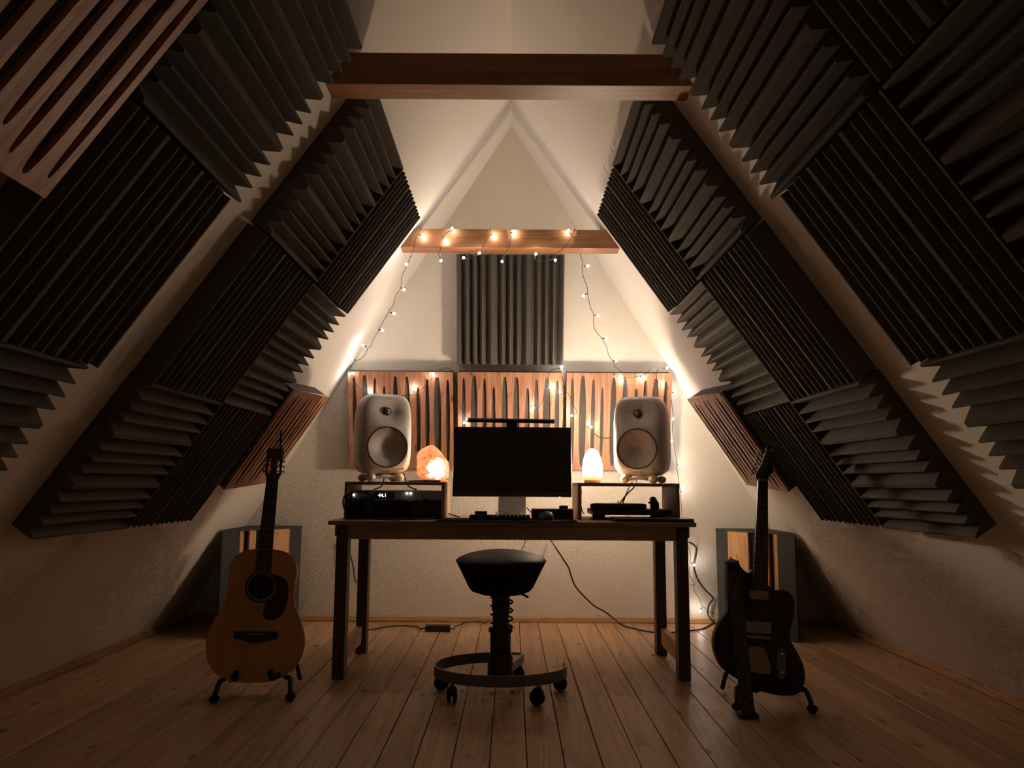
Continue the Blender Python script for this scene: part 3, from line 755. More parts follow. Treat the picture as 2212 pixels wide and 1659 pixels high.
for cx, cy, tw in ((-0.197, -0.078, 0.15), (0.162, -0.096, 0.9), (-0.248, 0.13, 1.2), (0.268, 0.13, 0.6), (0.085, 0.29, 0.5)):
    cs = thing('caster', None, None, (cx, cy, 0), (0, 0, tw)); cs.parent = st
    MB().cyl((0, 0, 0.06), (0, 0, 0.081), 0.008, n=12).build('caster_stem', M['steel_dark'], cs)
    w = MB()
    w.lathe([(0, -0.02), (0.024, -0.02), (0.030, -0.014), (0.030, -0.006), (0, -0.006)], 24, (0, 0.012, 0.0305), Matrix.Rotation(PI / 2, 3, 'Y'))
    w.lathe([(0, 0.006), (0.030, 0.006), (0.030, 0.014), (0.024, 0.02), (0, 0.02)], 24, (0, 0.012, 0.0305), Matrix.Rotation(PI / 2, 3, 'Y'))
    w.build('caster_wheel', M['black_matte'], cs, smooth=40)
    MB().ball((0, 0.008, 0.05), (0.021, 0.026, 0.022), 18, 10).build('caster_hood', M['black'], cs, smooth=60)

# ------------------------------------------------------------------ acoustic guitar
def mirror(half): return half + [(-x, y) for x, y in reversed(half)]
def catmull2(pts, n=5, closed=True):
    out = []; m = len(pts)
    for i in range(m):
        a, b, c, d = [Vector(pts[(i + j) % m]) for j in (-1, 0, 1, 2)]
        for k in range(n):
            t = k / n
            q = 0.5 * ((2 * b) + (c - a) * t + (2 * a - 5 * b + 4 * c - d) * t * t + (3 * b - a - 3 * c + d) * t ** 3)
            out.append((q.x, q.y))
    return out
S = 0.00198
half = [(0, 0), (44, 3), (78, 18), (98, 43), (106, 72), (104, 98), (96, 122), (84, 146), (76.5, 165), (73, 184), (74.5, 205), (77, 228), (74, 246), (64, 262), (46, 273), (20, 277.5)]
outline = catmull2([(x * S * 0.945, y * S) for x, y in half] + [(-x * S * 0.945, y * S) for x, y in half[:0:-1]], 4)
LEAN = math.radians(-11)
ag = thing('acoustic_guitar', 'amber acoustic guitar with a black pickguard on a stand left of the desk', 'guitar')
ag.matrix_world = Matrix.Translation((-1.083, 3.33, 0.066)) @ Matrix.Rotation(math.radians(11), 4, 'Z') @ Matrix.Rotation(LEAN, 4, 'X') @ Matrix.Rotation(math.radians(2.0), 4, 'Y') @ Matrix.Rotation(PI / 2, 4, 'X')
# local: x right, y up the neck, z to the viewer
D = 0.1
MB().prism(outline, -D, -0.003).build('body_sides', M['mahogany'], ag, smooth=35)
hole_c = (0.0, 197 * S); hole_r = 27 * S
circ = lambda c, r, n=40: [(c[0] + r * math.cos(2 * PI * k / n), c[1] + r * math.sin(2 * PI * k / n)) for k in range(n)]
link('soundboard', holed_plate(outline, [circ(hole_c, hole_r)], 0.003), M['spruce'], ag, (0, 0, -0.0014))
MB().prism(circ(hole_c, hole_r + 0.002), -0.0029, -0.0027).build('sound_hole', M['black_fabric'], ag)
ro = MB(); n = 48
ro.rings([[(hole_c[0] + r * math.cos(2 * PI * k / n), hole_c[1] + r * math.sin(2 * PI * k / n), z) for k in range(n)] for r, z in ((hole_r + 0.001, 0.0003), (hole_r + 0.001, 0.0008), (hole_r + 0.015, 0.0008), (hole_r + 0.015, 0.0003))], cap=False)
ro.build('rosette', M['rosewood'], ag)
ro = MB(); ro.rings([[(hole_c[0] + r * math.cos(2 * PI * k / n), hole_c[1] + r * math.sin(2 * PI * k / n), z) for k in range(n)] for r, z in ((hole_r + 0.0035, 0.0009), (hole_r + 0.0035, 0.0012), (hole_r + 0.006, 0.0012), (hole_r + 0.006, 0.0009))], cap=False)
ro.build('rosette_inlay', M['bone'], ag)
pg = catmull2([(x * S, y * S) for x, y in [(19.5, 223), (36.9, 219.8), (51, 210), (58, 195), (58, 165), (54, 147), (45, 134), (32.5, 128), (19.5, 127.6), (10.4, 134), (11.3, 156), (13.5, 164), (26, 172), (33, 184), (35, 198), (31, 212)]], 4)
MB().prism(pg, 0.0004, 0.0022).build('pickguard', M['ebony'], ag)
bp = [(x * S, y * S) for x, y in [(-45, 103), (45, 103), (45, 88), (24, 85), (12, 81), (0, 79.5), (-12, 81), (-24, 85), (-45, 88)]]
MB().prism(bp, 0.0004, 0.010).build('bridge', M['ebony'], ag, bev=0.0015, seg=1)
MB().span((-0.040, 96.2 * S, 0.010), (0.040, 97.8 * S, 0.014)).build('saddle', M['bone'], ag)
y0, y1 = 229 * S, 435 * S; w0, w1 = 17 * S, 13 * S
MB().prism([(-w0, y0), (w0, y0), (w1, y1), (-w1, y1)], 0.0005, 0.008).build('fretboard', M['ebony'], ag)
nk = MB(); nk.rings([[(w * math.cos(a_), y, -0.0 - dpt * math.sin(a_) + 0.0004) for a_ in [PI * k / 10 for k in range(11)]] for y, w, dpt in ((270 * S, w0 * 0.95, 0.06), (280 * S, w0 * 0.93, 0.035), (300 * S, w0 * 0.9, 0.023), (435 * S, w1, 0.02), (440 * S, w1, 0.018))])
nk.build('neck', M['mahogany'], ag, smooth=50)
scale_len = y1 - 97 * S
FR = MB().box((0, 0, 0), (1, 0.0012, 0.0012)).mesh('fret'); FR.materials.append(M['alu'])
for i in range(1, 20):
    y = y1 - scale_len * (1 - 2 ** (-i / 12))
    if y < y0 + 0.003: break
    f = (y - y0) / (y1 - y0); w = w0 + (w1 - w0) * f
    o = link('fret', FR, None, ag, (0, y, 0.0085)); o.scale = (2 * w, 1, 1)
DOT = MB().cyl((0, 0, 0), (0, 0, 0.0004), 0.0028, n=10).mesh('fret_dot'); DOT.materials.append(M['bone'])
for i in (5, 7, 9, 12, 15):
    y = y1 - scale_len * (1 - (2 ** (-i / 12) + 2 ** (-(i - 1) / 12)) / 2); link('fret_dot', DOT, None, ag, (0, y, 0.008))
MB().span((-w1, y1, 0.0005), (w1, y1 + 0.005, 0.0105)).build('nut', M['ebony'], ag)
hs = [(-w1, y1 + 0.004), (w1, y1 + 0.004), (18 * S, y1 + 13 * S), (18.5 * S, y1 + 70 * S), (14 * S, y1 + 74.5 * S), (5 * S, y1 + 72.5 * S), (-5 * S, y1 + 72.5 * S), (-14 * S, y1 + 74.5 * S), (-18.5 * S, y1 + 70 * S), (-18 * S, y1 + 13 * S)]
slot = lambda sx: [(sx * 6.5 * S, y1 + 15 * S), (sx * 12.5 * S, y1 + 15 * S), (sx * 12.5 * S, y1 + 49 * S), (sx * 6.5 * S, y1 + 49 * S)]
link('headstock', holed_plate(hs, [slot(1), slot(-1)[::-1]], 0.016), M['mahogany'], ag, (0, 0, -0.004))
TB = MB(); TB.cyl((0.0, 0, 0), (0.008, 0, 0), 0.003, n=10); TB.ball((0.010, 0, 0.0), (0.004, 0.009, 0.010), 12, 8)
TB = TB.mesh('tuning_peg', smooth=60); TB.materials.append(M['nickel'])
RO = MB().cyl((0, 0, 0), (0.022, 0, 0), 0.0035, n=10).mesh('string_roller'); RO.materials.append(M['bone'])
for sx in (-1, 1):
    for i in range(3):
        yy = y1 + (20 + 12 * i) * S
        o = link('tuning_peg', TB, None, ag, (sx * 17 * S, yy, -0.008)); o.scale.x = sx
        o = link('string_roller', RO, None, ag, (sx * 5 * S, yy, -0.002)); o.scale.x = sx
for i in range(6):
    f = (i - 2.5) / 2.5
    p = [(f * 0.027, 97 * S, 0.0145), (f * 0.0185, y1 + 0.0025, 0.011), (math.copysign(9.5 * S, f), y1 + (20 + 12 * (abs(i - 2.5) - 0.5)) * S, 0.0015)]
    MB().tube(p, 0.0006, 5).build('string', M['nickel'], ag)

rod = MB().tube([(-1.045, 3.47, 1.0), (-1.05, 3.482, 1.07), (-1.053, 3.49, 1.133)], [0.0052, 0.005, 0.004], 10).build('thin_rod', M['black'])
tag(rod, 'thin black rod sticking up from the acoustic guitar headstock', 'rod')

def guitar_stand(label, loc, rz, wl, wr, cr, hgt, back):
    t = thing('guitar_stand', label, 'stand', loc, (0, 0, rz), 'folding guitar stands')
    for sx, w in ((-1, wl), (1, wr)):
        foot = Vector((sx * w, -0.05, 0.016)); elbow = Vector((sx * (w - 0.012), 0.0, 0.075)); cra = Vector((sx * (w - 0.05), 0.02, hgt))
        MB().tube(smooth_path([foot, foot + Vector((-sx * 0.004, 0.012, 0.03)), elbow, cra, Vector((sx * 0.02, back * 0.5, 0.30))]), 0.0105, 10).build('front_leg', M['black'], t, smooth=60)
        MB().ball(foot, (0.021, 0.022, 0.0155), 16, 10).build('rubber_foot', M['black_matte'], t, smooth=60)
        MB().tube(smooth_path([cra + Vector((0, 0.05, -0.012)), cra + Vector((-sx * 0.01, -0.02, -0.014)), cra + Vector((-sx * 0.03, -0.075, -0.012)), cra + Vector((-sx * 0.035, -0.083, 0.022))]), 0.011, 10).build('cradle_arm', M['black_matte'], t, smooth=60)
        MB().tube(smooth_path([(sx * 0.02, back * 0.5, 0.30), (sx * w * 0.8, back * 0.85, 0.12), (sx * w, back, 0.012)]), 0.0095, 10).build('rear_leg', M['black'], t, smooth=60)
    return t
guitar_stand('black folding stand under the acoustic guitar', (-1.07, 3.345, 0), math.radians(8), 0.152, 0.152, 0, 0.105, 0.25)

# ------------------------------------------------------------------ electric guitar
SE = 0.00187
def ez(pts):
    ax0 = (1636.0, 1492.0); tl = math.atan2(10, 451)
    out = []
    for x, y in pts:
        px, py = 1480 + x / 4.366 - ax0[0], -(1200 + y / 4.366 - ax0[1])
        out.append(((px * math.cos(tl) - py * math.sin(tl)) * SE, (px * math.sin(tl) + py * math.cos(tl)) * SE))
    return out
eg = thing('electric_guitar', 'dark blue-black electric guitar with two pickups on a stand right of the desk', 'guitar')
eg.matrix_world = Matrix.Translation((0.997, 3.21, 0.08)) @ Matrix.Rotation(math.radians(-6), 4, 'X') @ Matrix.Rotation(math.radians(5.3), 4, 'Y') @ Matrix.Rotation(PI / 2, 4, 'X')
eo = ez([(630, 300), (630, 180), (612, 202), (580, 207), (545, 185), (510, 145), (478, 105), (440, 88), (405, 98), (385, 140), (380, 250), (390, 420), (398, 560), (370, 620), (320, 690), (280, 780), (265, 860), (275, 950), (310, 1040), (360, 1110), (440, 1165), (520, 1205), (600, 1240), (700, 1282), (800, 1298), (900, 1308), (1000, 1300), (1062, 1275), (1100, 1230), (1125, 1160), (1128, 1090), (1110, 1010), (1070, 930), (1020, 850), (995, 800), (985, 760), (1000, 690), (1025, 600), (1038, 500), (1030, 430), (1000, 375), (950, 347), (900, 345), (850, 355), (810, 345), (795, 320)])
MB().prism(catmull2(eo, 3), -0.042, 0.0).build('body', M['blue_black'], eg, bev=0.004, seg=2, smooth=40)
def er(x0, y0_, x1, y1_, z0, z1, name, mat, bev=0.0015):
    q = ez([(x0, y0_), (x1, y0_), (x1, y1_), (x0, y1_)])
    return MB().prism(q, z0, z1).build(name, mat, eg, bev=bev, seg=2)
er(578, 330, 795, 485, 0.0005, 0.004, 'pickup_ring', M['black'])
q = er(595, 370, 775, 450, 0.0042, 0.011, 'pickup', M['nickel'])
er(545, 645, 812, 775, 0.0005, 0.004, 'pickup_ring', M['black'])
er(558, 655, 802, 762, 0.0042, 0.012, 'pickup', M['nickel'])
er(566, 785, 790, 812, 0.0005, 0.013, 'bridge', M['nickel'])
tp = ez([(600, 900), (720, 890), (770, 960), (795, 1060), (785, 1125), (590, 1105), (580, 1010)])
MB().prism(catmull2(tp, 3), 0.0005, 0.004).build('tailpiece', M['nickel'], eg)
cp = ez([(870, 905), (900, 885), (935, 900), (945, 960), (942, 1100), (930, 1150), (900, 1162), (868, 1145), (862, 1080), (862, 960)])
MB().prism(catmull2(cp, 3), 0.0005, 0.0025).build('control_plate', M['steel_dark'], eg)
for p in ez([(897, 932), (897, 1097)]):
    MB().lathe([(0, 0.0026), (0.0095, 0.0026), (0.009, 0.014), (0.006, 0.018), (0, 0.0185)], 22, (p[0], p[1], 0)).build('knob', M['chrome'], eg, smooth=40)
nkp = ez([(640, 330), (640, 0)]); ny0 = nkp[0][1]; ey1 = 452 * SE; ew0, ew1 = 16.2 * SE, 10.8 * SE
MB().prism([(-ew0, ny0), (ew0, ny0), (ew1, ey1), (-ew1, ey1)], 0.0045, 0.011).build('fretboard', M['rosewood'], eg)
MB().prism([(-ew0, ny0 - 0.02), (ew0, ny0 - 0.02), (ew1, ey1 + 0.006), (-ew1, ey1 + 0.006)], -0.012, 0.0045).build('neck', M['mahogany'], eg, bev=0.006)
sl2 = ey1 - ez([(680, 790)])[0][1]
for i in range(1, 22):
    y = ey1 - sl2 * (1 - 2 ** (-i / 12)); f = (y - ny0) / (ey1 - ny0)
    if f < 0.01: break
    o = link('fret', FR, None, eg, (0, y, 0.0113)); o.scale = (2 * (ew0 + (ew1 - ew0) * f), 1, 1)
for i in (3, 5, 7, 9, 12, 15, 17, 19):
    y = ey1 - sl2 * (1 - (2 ** (-i / 12) + 2 ** (-(i - 1) / 12)) / 2)
    for dx in ((-0.008, 0.008) if i == 12 else (0,)): link('fret_dot', DOT, None, eg, (dx, y, 0.011))
MB().span((-ew1, ey1, 0.0045), (ew1, ey1 + 0.004, 0.013)).build('nut', M['bone'], eg)
def hz(pts):
    return [((px - 755 / 1.0) / 4.878 * SE - 10.7 * SE, ey1 + (590 - py) / 4.878 * SE) for px, py in pts]
hd = hz([(756, 592), (735, 560), (727, 530), (765, 455), (800, 370), (830, 270), (845, 210), (880, 190), (930, 195), (955, 225), (955, 280), (925, 310), (905, 345), (915, 420), (925, 480), (890, 520), (865, 560), (860, 592)])
MB().prism(catmull2(hd, 3), -0.008, 0.006).build('headstock', M['blue_black'], eg, bev=0.002, seg=1, smooth=40)
c = hz([(910, 238)])[0]
MB().lathe([(0, 0.006), (0.012, 0.006), (0.0115, 0.0085), (0, 0.009)], 24, (c[0], c[1], 0)).build('headstock_badge', M['steel_dark'], eg)
TB2 = MB(); TB2.cyl((0.0, 0, -0.008), (-0.014, 0, -0.008), 0.0025, n=8); TB2.ball((-0.019, 0, -0.008), (0.0075, 0.0045, 0.007), 12, 8)
TB2 = TB2.mesh('tuning_peg', smooth=60); TB2.materials.append(M['chrome'])
PS = MB().cyl((0, 0, 0.006), (0, 0, 0.016), 0.003, n=10).mesh('string_post'); PS.materials.append(M['chrome'])
for i in range(6):
    f = i / 5
    e = hz([(735 + 82 * f, 505 - 275 * f)])[0]; pst = hz([(757 + 95 * f, 505 - 262 * f)])[0]
    o = link('tuning_peg', TB2, None, eg, (e[0], e[1], 0)); o.rotation_euler.z = math.radians(18)
    link('string_post', PS, None, eg, (pst[0], pst[1], 0))
    g = (i - 2.5) / 2.5
    bx = ez([(680, 798)])[0]
    MB().tube([(g * 0.026, bx[1], 0.0142), (g * 0.0165, ey1 + 0.002, 0.0138), (pst[0], pst[1], 0.011)], 0.0005, 5).build('string', M['nickel'], eg)
    q0 = ez([(688, 960)])[0]
    MB().tube([(g * 0.02, q0[1], 0.0045), (g * 0.026, bx[1], 0.0142)], 0.0005, 5).build('string_end', M['nickel'], eg)
MB().cyl((ez([(430, 100)])[0][0], ez([(430, 100)])[0][1], -0.02), (ez([(430, 80)])[0][0], ez([(430, 70)])[0][1], -0.02), 0.005, n=10).build('strap_button', M['chrome'], eg)

sp = thing('guitar_strap', 'black patterned guitar strap hanging down the front of the electric guitar to the floor', 'strap')
path = smooth_path([(0.898, 3.20, 0.580), (0.897, 3.172, 0.592), (0.897, 3.150, 0.57), (0.902, 3.135, 0.43), (0.912, 3.122, 0.25), (0.922, 3.11, 0.07), (0.926, 3.105, 0.022), (0.928, 3.115, 0.008)], 6)
rg = []
for i, p in enumerate(path):
    tdir = (path[min(i + 1, len(path) - 1)] - path[max(i - 1, 0)]).normalized()
    wv = Vector((1, 0.1, 0.04)).normalized(); nn = tdir.cross(wv).normalized()
    hw = 0.0255 if i < 8 else 0.0275
    rg.append([p - wv * hw - nn * 0.0013, p + wv * hw - nn * 0.0013, p + wv * hw + nn * 0.0013, p - wv * hw + nn * 0.0013])
MB().rings(rg).build('band', M['strap'], sp)
MB().box((0.897, 3.147, 0.562), (0.049, 0.006, 0.05), Matrix.Rotation(0.12, 3, 'X')).build('leather_tab', M['leather'], sp, bev=0.002)
MB().span((0.890, 3.10, 0.001), (0.966, 3.15, 0.016)).build('leather_end', M['leather'], sp, bev=0.004)
guitar_stand('black folding stand under the electric guitar', (1.06, 3.25, 0), math.radians(-4), 0.145, 0.15, 0, 0.095, 0.24)

# ------------------------------------------------------------------ string lights (points measured in metres)
W_LEFT = [(-0.506, 4.05, 2.282), (-0.524, 4.05, 2.25), (-0.537, 4.05, 2.206), (-0.544, 4.05, 2.168), (-0.575, 4.066, 2.091), (-0.585, 4.08, 2.076), (-0.611, 4.117, 2.036), (-0.622, 4.156, 1.995), (-0.63, 4.176, 1.975), (-0.659, 4.208, 1.944), (-0.678, 4.252, 1.903), (-0.707, 4.281, 1.877), (-0.708, 4.29, 1.869), (-0.739, 4.329, 1.835), (-0.78, 4.386, 1.787), (-0.785, 4.399, 1.777), (-0.822, 4.446, 1.739), (-0.845, 4.49, 1.703), (-0.859, 4.494, 1.7), (-0.883, 4.537, 1.667), (-0.923, 4.574, 1.639), (-0.945, 4.581, 1.633), (-0.977, 4.611, 1.61)]
W_LPANEL = [(-0.979, 4.622, 1.612), (-0.995, 4.632, 1.572), (-0.991, 4.641, 1.538), (-0.968, 4.648, 1.512), (-0.941, 4.656, 1.478), (-0.88, 4.666, 1.442), (-0.805, 4.671, 1.424), (-0.681, 4.669, 1.43), (-0.599, 4.666, 1.44), (-0.564, 4.66, 1.464), (-0.529, 4.652, 1.494), (-0.481, 4.638, 1.548), (-0.457, 4.631, 1.578), (-0.406, 4.625, 1.6)]
W_GAP = [(-0.409, 4.67, 1.606), (-0.378, 4.673, 1.595), (-0.365, 4.682, 1.558), (-0.341, 4.701, 1.488), (-0.341, 4.717, 1.423), (-0.338, 4.667, 1.418), (-0.321, 4.679, 1.371), (-0.29, 4.693, 1.318), (-0.266, 4.7, 1.291), (-0.273, 4.703, 1.281)]
W_B1 = [(-0.329, 4.049, 2.288), (-0.357, 4.049, 2.267), (-0.379, 4.049, 2.24), (-0.388, 4.049, 2.197), (-0.398, 4.049, 2.16), (-0.407, 4.049, 2.136), (-0.398, 4.049, 2.125)]
W_B2 = [(-0.123, 4.049, 2.289), (-0.131, 4.049, 2.251), (-0.154, 4.049, 2.204), (-0.172, 4.049, 2.166), (-0.185, 4.049, 2.142), (-0.226, 4.049, 2.12), (-0.269, 4.049, 2.113)]
W_B3 = [(0.015, 4.049, 2.288), (-0.003, 4.049, 2.292), (-0.019, 4.049, 2.271), (-0.012, 4.049, 2.233), (-0.021, 4.049, 2.186), (-0.039, 4.049, 2.148), (-0.057, 4.049, 2.105)]
W_B4 = [(0.342, 4.049, 2.29), (0.328, 4.049, 2.259), (0.321, 4.049, 2.235), (0.286, 4.049, 2.188), (0.25, 4.049, 2.154), (0.227, 4.049, 2.147), (0.229, 4.049, 2.121), (0.185, 4.049, 2.107), (0.14, 4.049, 2.102), (0.12, 4.049, 2.116), (0.124, 4.049, 2.139)]
W_B5 = [(0.342, 4.049, 2.29), (0.323, 4.049, 2.256), (0.307, 4.049, 2.275)]
W_RIGHT = [(0.378, 4.105, 2.16), (0.39, 4.129, 2.122), (0.386, 4.143, 2.102), (0.397, 4.179, 2.054), (0.421, 4.216, 2.007), (0.427, 4.243, 1.975), (0.448, 4.3, 1.91), (0.471, 4.338, 1.87), (0.473, 4.378, 1.829), (0.493, 4.42, 1.788), (0.532, 4.455, 1.754), (0.568, 4.51, 1.704), (0.582, 4.548, 1.67), (0.612, 4.582, 1.64), (0.626, 4.612, 1.613)]
W_RPANEL = [(0.627, 4.621, 1.615), (0.663, 4.629, 1.585), (0.69, 4.636, 1.555), (0.716, 4.639, 1.547), (0.767, 4.637, 1.554), (0.818, 4.633, 1.569), (0.848, 4.625, 1.599)]
W_RPANEL2 = [(0.894, 4.625, 1.599), (0.884, 4.632, 1.571), (0.896, 4.645, 1.521), (0.924, 4.65, 1.505)]
W_MPANEL = [(0.283, 4.626, 1.596), (0.249, 4.627, 1.593), (0.225, 4.635, 1.563), (0.216, 4.647, 1.516), (0.209, 4.657, 1.476), (0.19, 4.675, 1.409), (0.166, 4.685, 1.368), (0.149, 4.688, 1.358), (0.132, 4.687, 1.363)]
W_MPANEL2 = [(0.305, 4.641, 1.557), (0.315, 4.65, 1.524), (0.311, 4.66, 1.484), (0.296, 4.667, 1.459)]
W_RPANEL3 = [(0.295, 4.662, 1.458), (0.326, 4.66, 1.463), (0.354, 4.667, 1.436), (0.372, 4.68, 1.39), (0.397, 4.69, 1.349), (0.4, 4.694, 1.332), (0.37, 4.698, 1.317)]
W_RPANEL4 = [(0.454, 4.715, 1.252), (0.49, 4.718, 1.242), (0.517, 4.729, 1.201), (0.559, 4.734, 1.181), (0.607, 4.734, 1.18)]
W_RSIDE = [(0.992, 4.737, 1.468), (0.996, 4.747, 1.428), (1.005, 4.763, 1.367), (1.012, 4.778, 1.307), (1.009, 4.793, 1.25), (1.017, 4.809, 1.188), (1.024, 4.822, 1.14), (1.043, 4.847, 1.043), (1.047, 4.858, 1.001), (1.057, 4.874, 0.938), (1.074, 4.896, 0.854), (1.08, 4.915, 0.783), (1.09, 4.937, 0.698)]
W_LOW = [(1.139, 4.988, 0.503), (1.154, 5.001, 0.45), (1.151, 5.019, 0.382), (1.15, 5.035, 0.322), (1.185, 5.048, 0.269), (1.181, 5.051, 0.257), (1.159, 5.051, 0.257), (1.178, 5.052, 0.253), (1.187, 5.062, 0.215), (1.224, 5.076, 0.162), (1.238, 5.088, 0.116), (1.256, 5.09, 0.108), (1.287, 5.097, 0.082), (1.326, 5.1, 0.07), (1.349, 5.104, 0.055)]
BUL_A = [(-0.493, 4.035, 2.242), (-0.582, 4.056, 2.083), (-0.607, 4.168, 1.97), (-0.679, 4.29, 1.861), (-0.759, 4.386, 1.782), (-0.888, 4.48, 1.708), (-0.967, 4.566, 1.643)]
BUL_AP = [(-0.993, 4.63, 1.554), (-0.875, 4.657, 1.448), (-0.606, 4.652, 1.469), (-0.482, 4.631, 1.55), (-0.291, 4.703, 1.27)]
BUL_B = [(-0.371, 4.037, 2.217), (-0.333, 4.037, 2.282), (-0.391, 4.037, 2.1), (-0.268, 4.037, 2.117), (-0.182, 4.037, 2.143), (-0.104, 4.037, 2.249), (-0.058, 4.037, 2.097), (0.006, 4.037, 2.265), (0.126, 4.037, 2.14), (0.232, 4.037, 2.106), (0.304, 4.037, 2.274)]
BUL_R = [(0.419, 4.142, 2.105), (0.405, 4.253, 1.963), (0.495, 4.341, 1.867), (0.558, 4.454, 1.756), (0.634, 4.578, 1.643)]
BUL_RP = [(0.677, 4.635, 1.531), (0.797, 4.633, 1.542), (0.923, 4.643, 1.504), (0.946, 4.616, 1.606), (0.304, 4.616, 1.607), (0.233, 4.647, 1.485), (0.295, 4.655, 1.457), (0.131, 4.68, 1.362), (0.369, 4.691, 1.316), (0.489, 4.71, 1.247)]
BUL_RS = [(1.013, 4.711, 1.466), (1.006, 4.753, 1.305), (1.003, 4.789, 1.168), (1.057, 4.826, 1.023), (1.086, 4.87, 0.855), (1.171, 4.991, 0.389), (1.221, 5.069, 0.091)]
C_BLACK = [(0.248, 4.966, 0.547), (0.262, 4.55, 0.527), (0.306, 4.6, 0.462), (0.344, 4.65, 0.403), (0.365, 4.7, 0.342), (0.391, 4.72, 0.285), (0.442, 4.74, 0.227), (0.508, 4.76, 0.166), (0.576, 4.8, 0.126), (0.622, 4.83, 0.09), (0.704, 5.111, 0.006), (0.725, 4.997, 0.006), (0.772, 4.92, 0.006), (0.825, 4.845, 0.006), (0.894, 4.792, 0.006), (0.976, 4.794, 0.006), (1.042, 4.852, 0.006), (1.11, 4.866, 0.006), (1.197, 4.926, 0.006), (1.285, 5.068, 0.006), (1.351, 5.175, 0.006)]
C_RIGHT = [(1.143, 5.001, 0.532), (1.174, 5.005, 0.517), (1.194, 5.012, 0.487), (1.188, 5.028, 0.426), (1.182, 5.04, 0.38), (1.192, 5.052, 0.335), (1.216, 5.066, 0.281), (1.256, 5.08, 0.228), (1.304, 5.092, 0.182), (1.314, 5.097, 0.163), (1.291, 5.106, 0.128), (1.282, 5.116, 0.09), (1.29, 5.126, 0.051), (1.324, 5.13, 0.01)]
C_BRICK_L = [(-0.942, 4.859, 0.008), (-0.894, 4.825, 0.008), (-0.847, 4.83, 0.008), (-0.796, 4.893, 0.008), (-0.748, 4.94, 0.008), (-0.695, 4.957, 0.008), (-0.638, 4.951, 0.008), (-0.571, 4.916, 0.008)]
C_BRICK_R = [(-0.348, 4.916, 0.012), (-0.318, 4.981, 0.012), (-0.288, 5.072, 0.012), (-0.246, 5.089, 0.012), (-0.203, 5.103, 0.012), (-0.165, 5.045, 0.012), (-0.149, 5.125, 0.012), (-0.131, 5.382, 0.012)]
C_LEFT = [(-1.043, 4.978, 0.541), (-1.035, 4.986, 0.509), (-1.042, 4.998, 0.462), (-1.025, 5.01, 0.416), (-1.012, 5.029, 0.344), (-1.006, 5.044, 0.286), (-0.996, 5.052, 0.257)]
C_STOOL = [(0.073, 4.4, 0.599), (0.079, 4.4, 0.568), (0.066, 4.4, 0.537), (0.053, 4.4, 0.506), (0.048, 4.4, 0.47)]
sl = thing('string_lights', 'string of small warm white bulbs draped over the beam and slot panels', 'string lights')
BT = (4.056, 4.172)
def over_beam(p):            # the wire goes over the top of the beam and comes back behind it
    x = p[0]
    return [(x, 4.17, 2.20), (x, 4.172, 2.28), (x, 4.16, 2.293), (x, 4.10, 2.294), (x, 4.062, 2.293), (x, 4.054, 2.285)]
WIRES = [over_beam(W_LEFT[0]) + W_LEFT[1:], W_LPANEL, W_GAP, over_beam(W_B1[0]) + W_B1[1:], over_beam(W_B2[0]) + W_B2[1:], over_beam(W_B3[0]) + W_B3[1:], over_beam(W_B4[0]) + W_B4[1:], W_B5, [(W_RIGHT[0][0], 4.17, 2.28), (W_RIGHT[0][0], 4.172, 2.19)] + W_RIGHT[1:], W_RPANEL, W_RPANEL2, W_MPANEL, W_MPANEL2, W_RPANEL3, W_RPANEL4, W_RSIDE, W_LOW]
for w in WIRES:
    MB().tube(smooth_path(w, 3), 0.0017, 5).build('wire', M['wire'], sl, smooth=60)
bm_ = MB(); bm_.lathe([(0.001, -0.008), (0.0068, -0.003), (0.0068, 0.003), (0.001, 0.009)], 6)
BULB = bm_.mesh('bulb', smooth=60); BULB.materials.append(M['bulb'])
SOCK = MB().lathe([(0, -0.024), (0.0022, -0.024), (0.0035, -0.018), (0.0038, -0.0085), (0, -0.0085)], 8).mesh('socket'); SOCK.materials.append(M['wire'])
allpts = [Vector(p) for w in WIRES for p in smooth_path(w, 3)]
for p in BUL_A + BUL_AP + BUL_B + BUL_R + BUL_RP + BUL_RS:
    b = Vector(p); q = min(allpts, key=lambda v: (v - b).length)
    d = b - q
    if d.length < 0.01: d = Vector((random.uniform(-0.6, 0.6), -0.6, random.uniform(-0.5, 0.5)))
    o = link('bulb', BULB, None, sl, b); o.rotation_mode = 'QUATERNION'; o.rotation_quaternion = d.normalized().to_track_quat('Z', 'Y')
    link('socket', SOCK, None, o)

# ------------------------------------------------------------------ cables
def cable(name, pts, r, label, cat='cable', mat='cable'):
    return tag(MB().tube(smooth_path(pts, 4), r, 8).build(name, M[mat], smooth=60), label, cat)
cable('power_cable', C_BLACK, 0.0045, 'black power cable hanging from under the desk and running along the floor')
cable('power_cable', C_RIGHT, 0.0050, 'thick black cable looping down the end wall right of the desk')
cable('power_cable', C_LEFT, 0.0042, 'black cable hanging behind the desk leg near the acoustic guitar')
cable('thin_cable', C_STOOL, 0.0022, 'thin black cable hanging from the desk above the stool')
pb = thing('power_adapter', 'black power adapter brick lying on the floor behind the stool', 'power adapter', (-0.445, 4.83, 0))
MB().span((-0.075, -0.03, 0.0005), (0.075, 0.03, 0.036)).build('brick', M['black'], pb, bev=0.004)
MB().tube(smooth_path([(-0.074, 0, 0.018), (-0.11, 0.0, 0.014)] + [tuple(Vector(p) - Vector((-0.445, 4.83, 0))) for p in reversed(C_BRICK_L)], 4), 0.0042, 8).build('mains_lead', M['cable'], pb, smooth=60)
MB().tube(smooth_path([(0.074, 0, 0.018), (0.10, 0.0, 0.014)] + [tuple(Vector(p) - Vector((-0.445, 4.83, 0))) for p in C_BRICK_R], 4), 0.0028, 8).build('output_lead', M['cable'], pb, smooth=60)
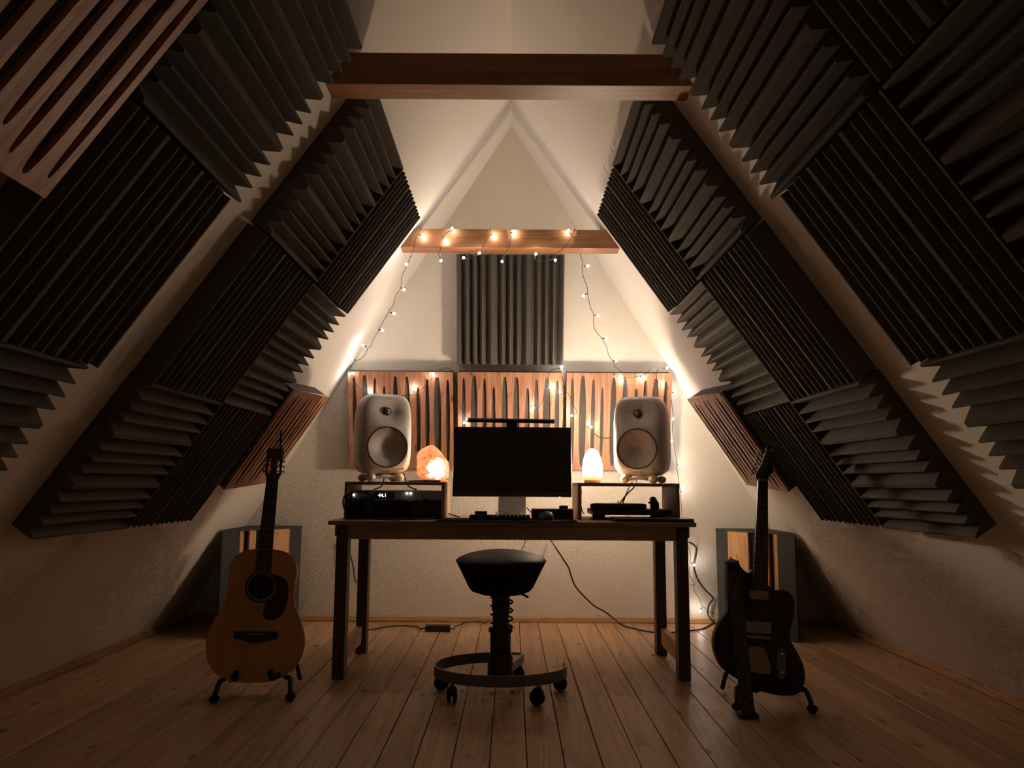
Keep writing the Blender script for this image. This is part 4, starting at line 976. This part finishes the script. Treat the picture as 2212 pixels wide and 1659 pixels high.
cable('speaker_cable', [(-0.68, 4.22, 0.99), (-0.695, 4.205, 0.92), (-0.705, 4.195, 0.882), (-0.718, 4.12, 0.868), (-0.72, 4.05, 0.8645)], 0.004, 'black cable curving down behind the rack from the speaker by the pink lamp')
cable('speaker_cable', [(-0.60, 4.22, 0.98), (-0.58, 4.205, 0.92), (-0.56, 4.195, 0.882), (-0.52, 4.12, 0.868), (-0.50, 4.05, 0.8645)], 0.004, 'straight black cable slanting behind the rack under the pink lamp riser')
cable('speaker_cable', [(0.69, 4.235, 0.98), (0.685, 4.24, 0.90), (0.63, 4.235, 0.84), (0.59, 4.23, 0.79)], 0.004, 'black cable slanting down behind the turntable, the upper of two crossing')
cable('speaker_cable', [(0.66, 4.245, 0.98), (0.655, 4.25, 0.90), (0.63, 4.25, 0.84), (0.61, 4.24, 0.79)], 0.004, 'black cable slanting down behind the turntable, the steeper of two crossing')
cable('headphone_cable', [(-0.432, 3.812, 0.823), (-0.415, 3.80, 0.822), (-0.385, 3.795, 0.80), (-0.372, 3.79, 0.76), (-0.378, 3.785, 0.733), (-0.45, 3.75, 0.7255), (-0.50, 3.72, 0.7255), (-0.56, 3.66, 0.7255), (-0.62, 3.70, 0.7255), (-0.68, 3.73, 0.7255)], 0.003, 'black headphone cable looping from the lit rack unit across the desk')
cable('thin_cable', [(-0.74, 3.80, 0.845), (-0.70, 3.775, 0.86), (-0.665, 3.76, 0.83), (-0.645, 3.755, 0.78), (-0.625, 3.76, 0.735), (-0.60, 3.77, 0.726)], 0.0022, 'thin black cable trailing over the headphones')
cable('thin_cable', [(-0.32, 3.95, 0.745), (-0.29, 3.94, 0.736), (-0.262, 3.935, 0.7275)], 0.003, 'short black cable end on the desk beside the pink lamp riser')
cable('thin_cable', [(0.082, 4.0, 0.775), (0.10, 3.97, 0.755), (0.118, 3.96, 0.735)], 0.003, 'short black cable between the monitor neck and the audio interface')
cable('thin_cable', [(0.37, 4.1, 0.885), (0.368, 4.06, 0.85), (0.362, 4.03, 0.80), (0.368, 4.0, 0.76), (0.375, 3.98, 0.745)], 0.0022, 'thin black cable hanging inside the turntable riser')
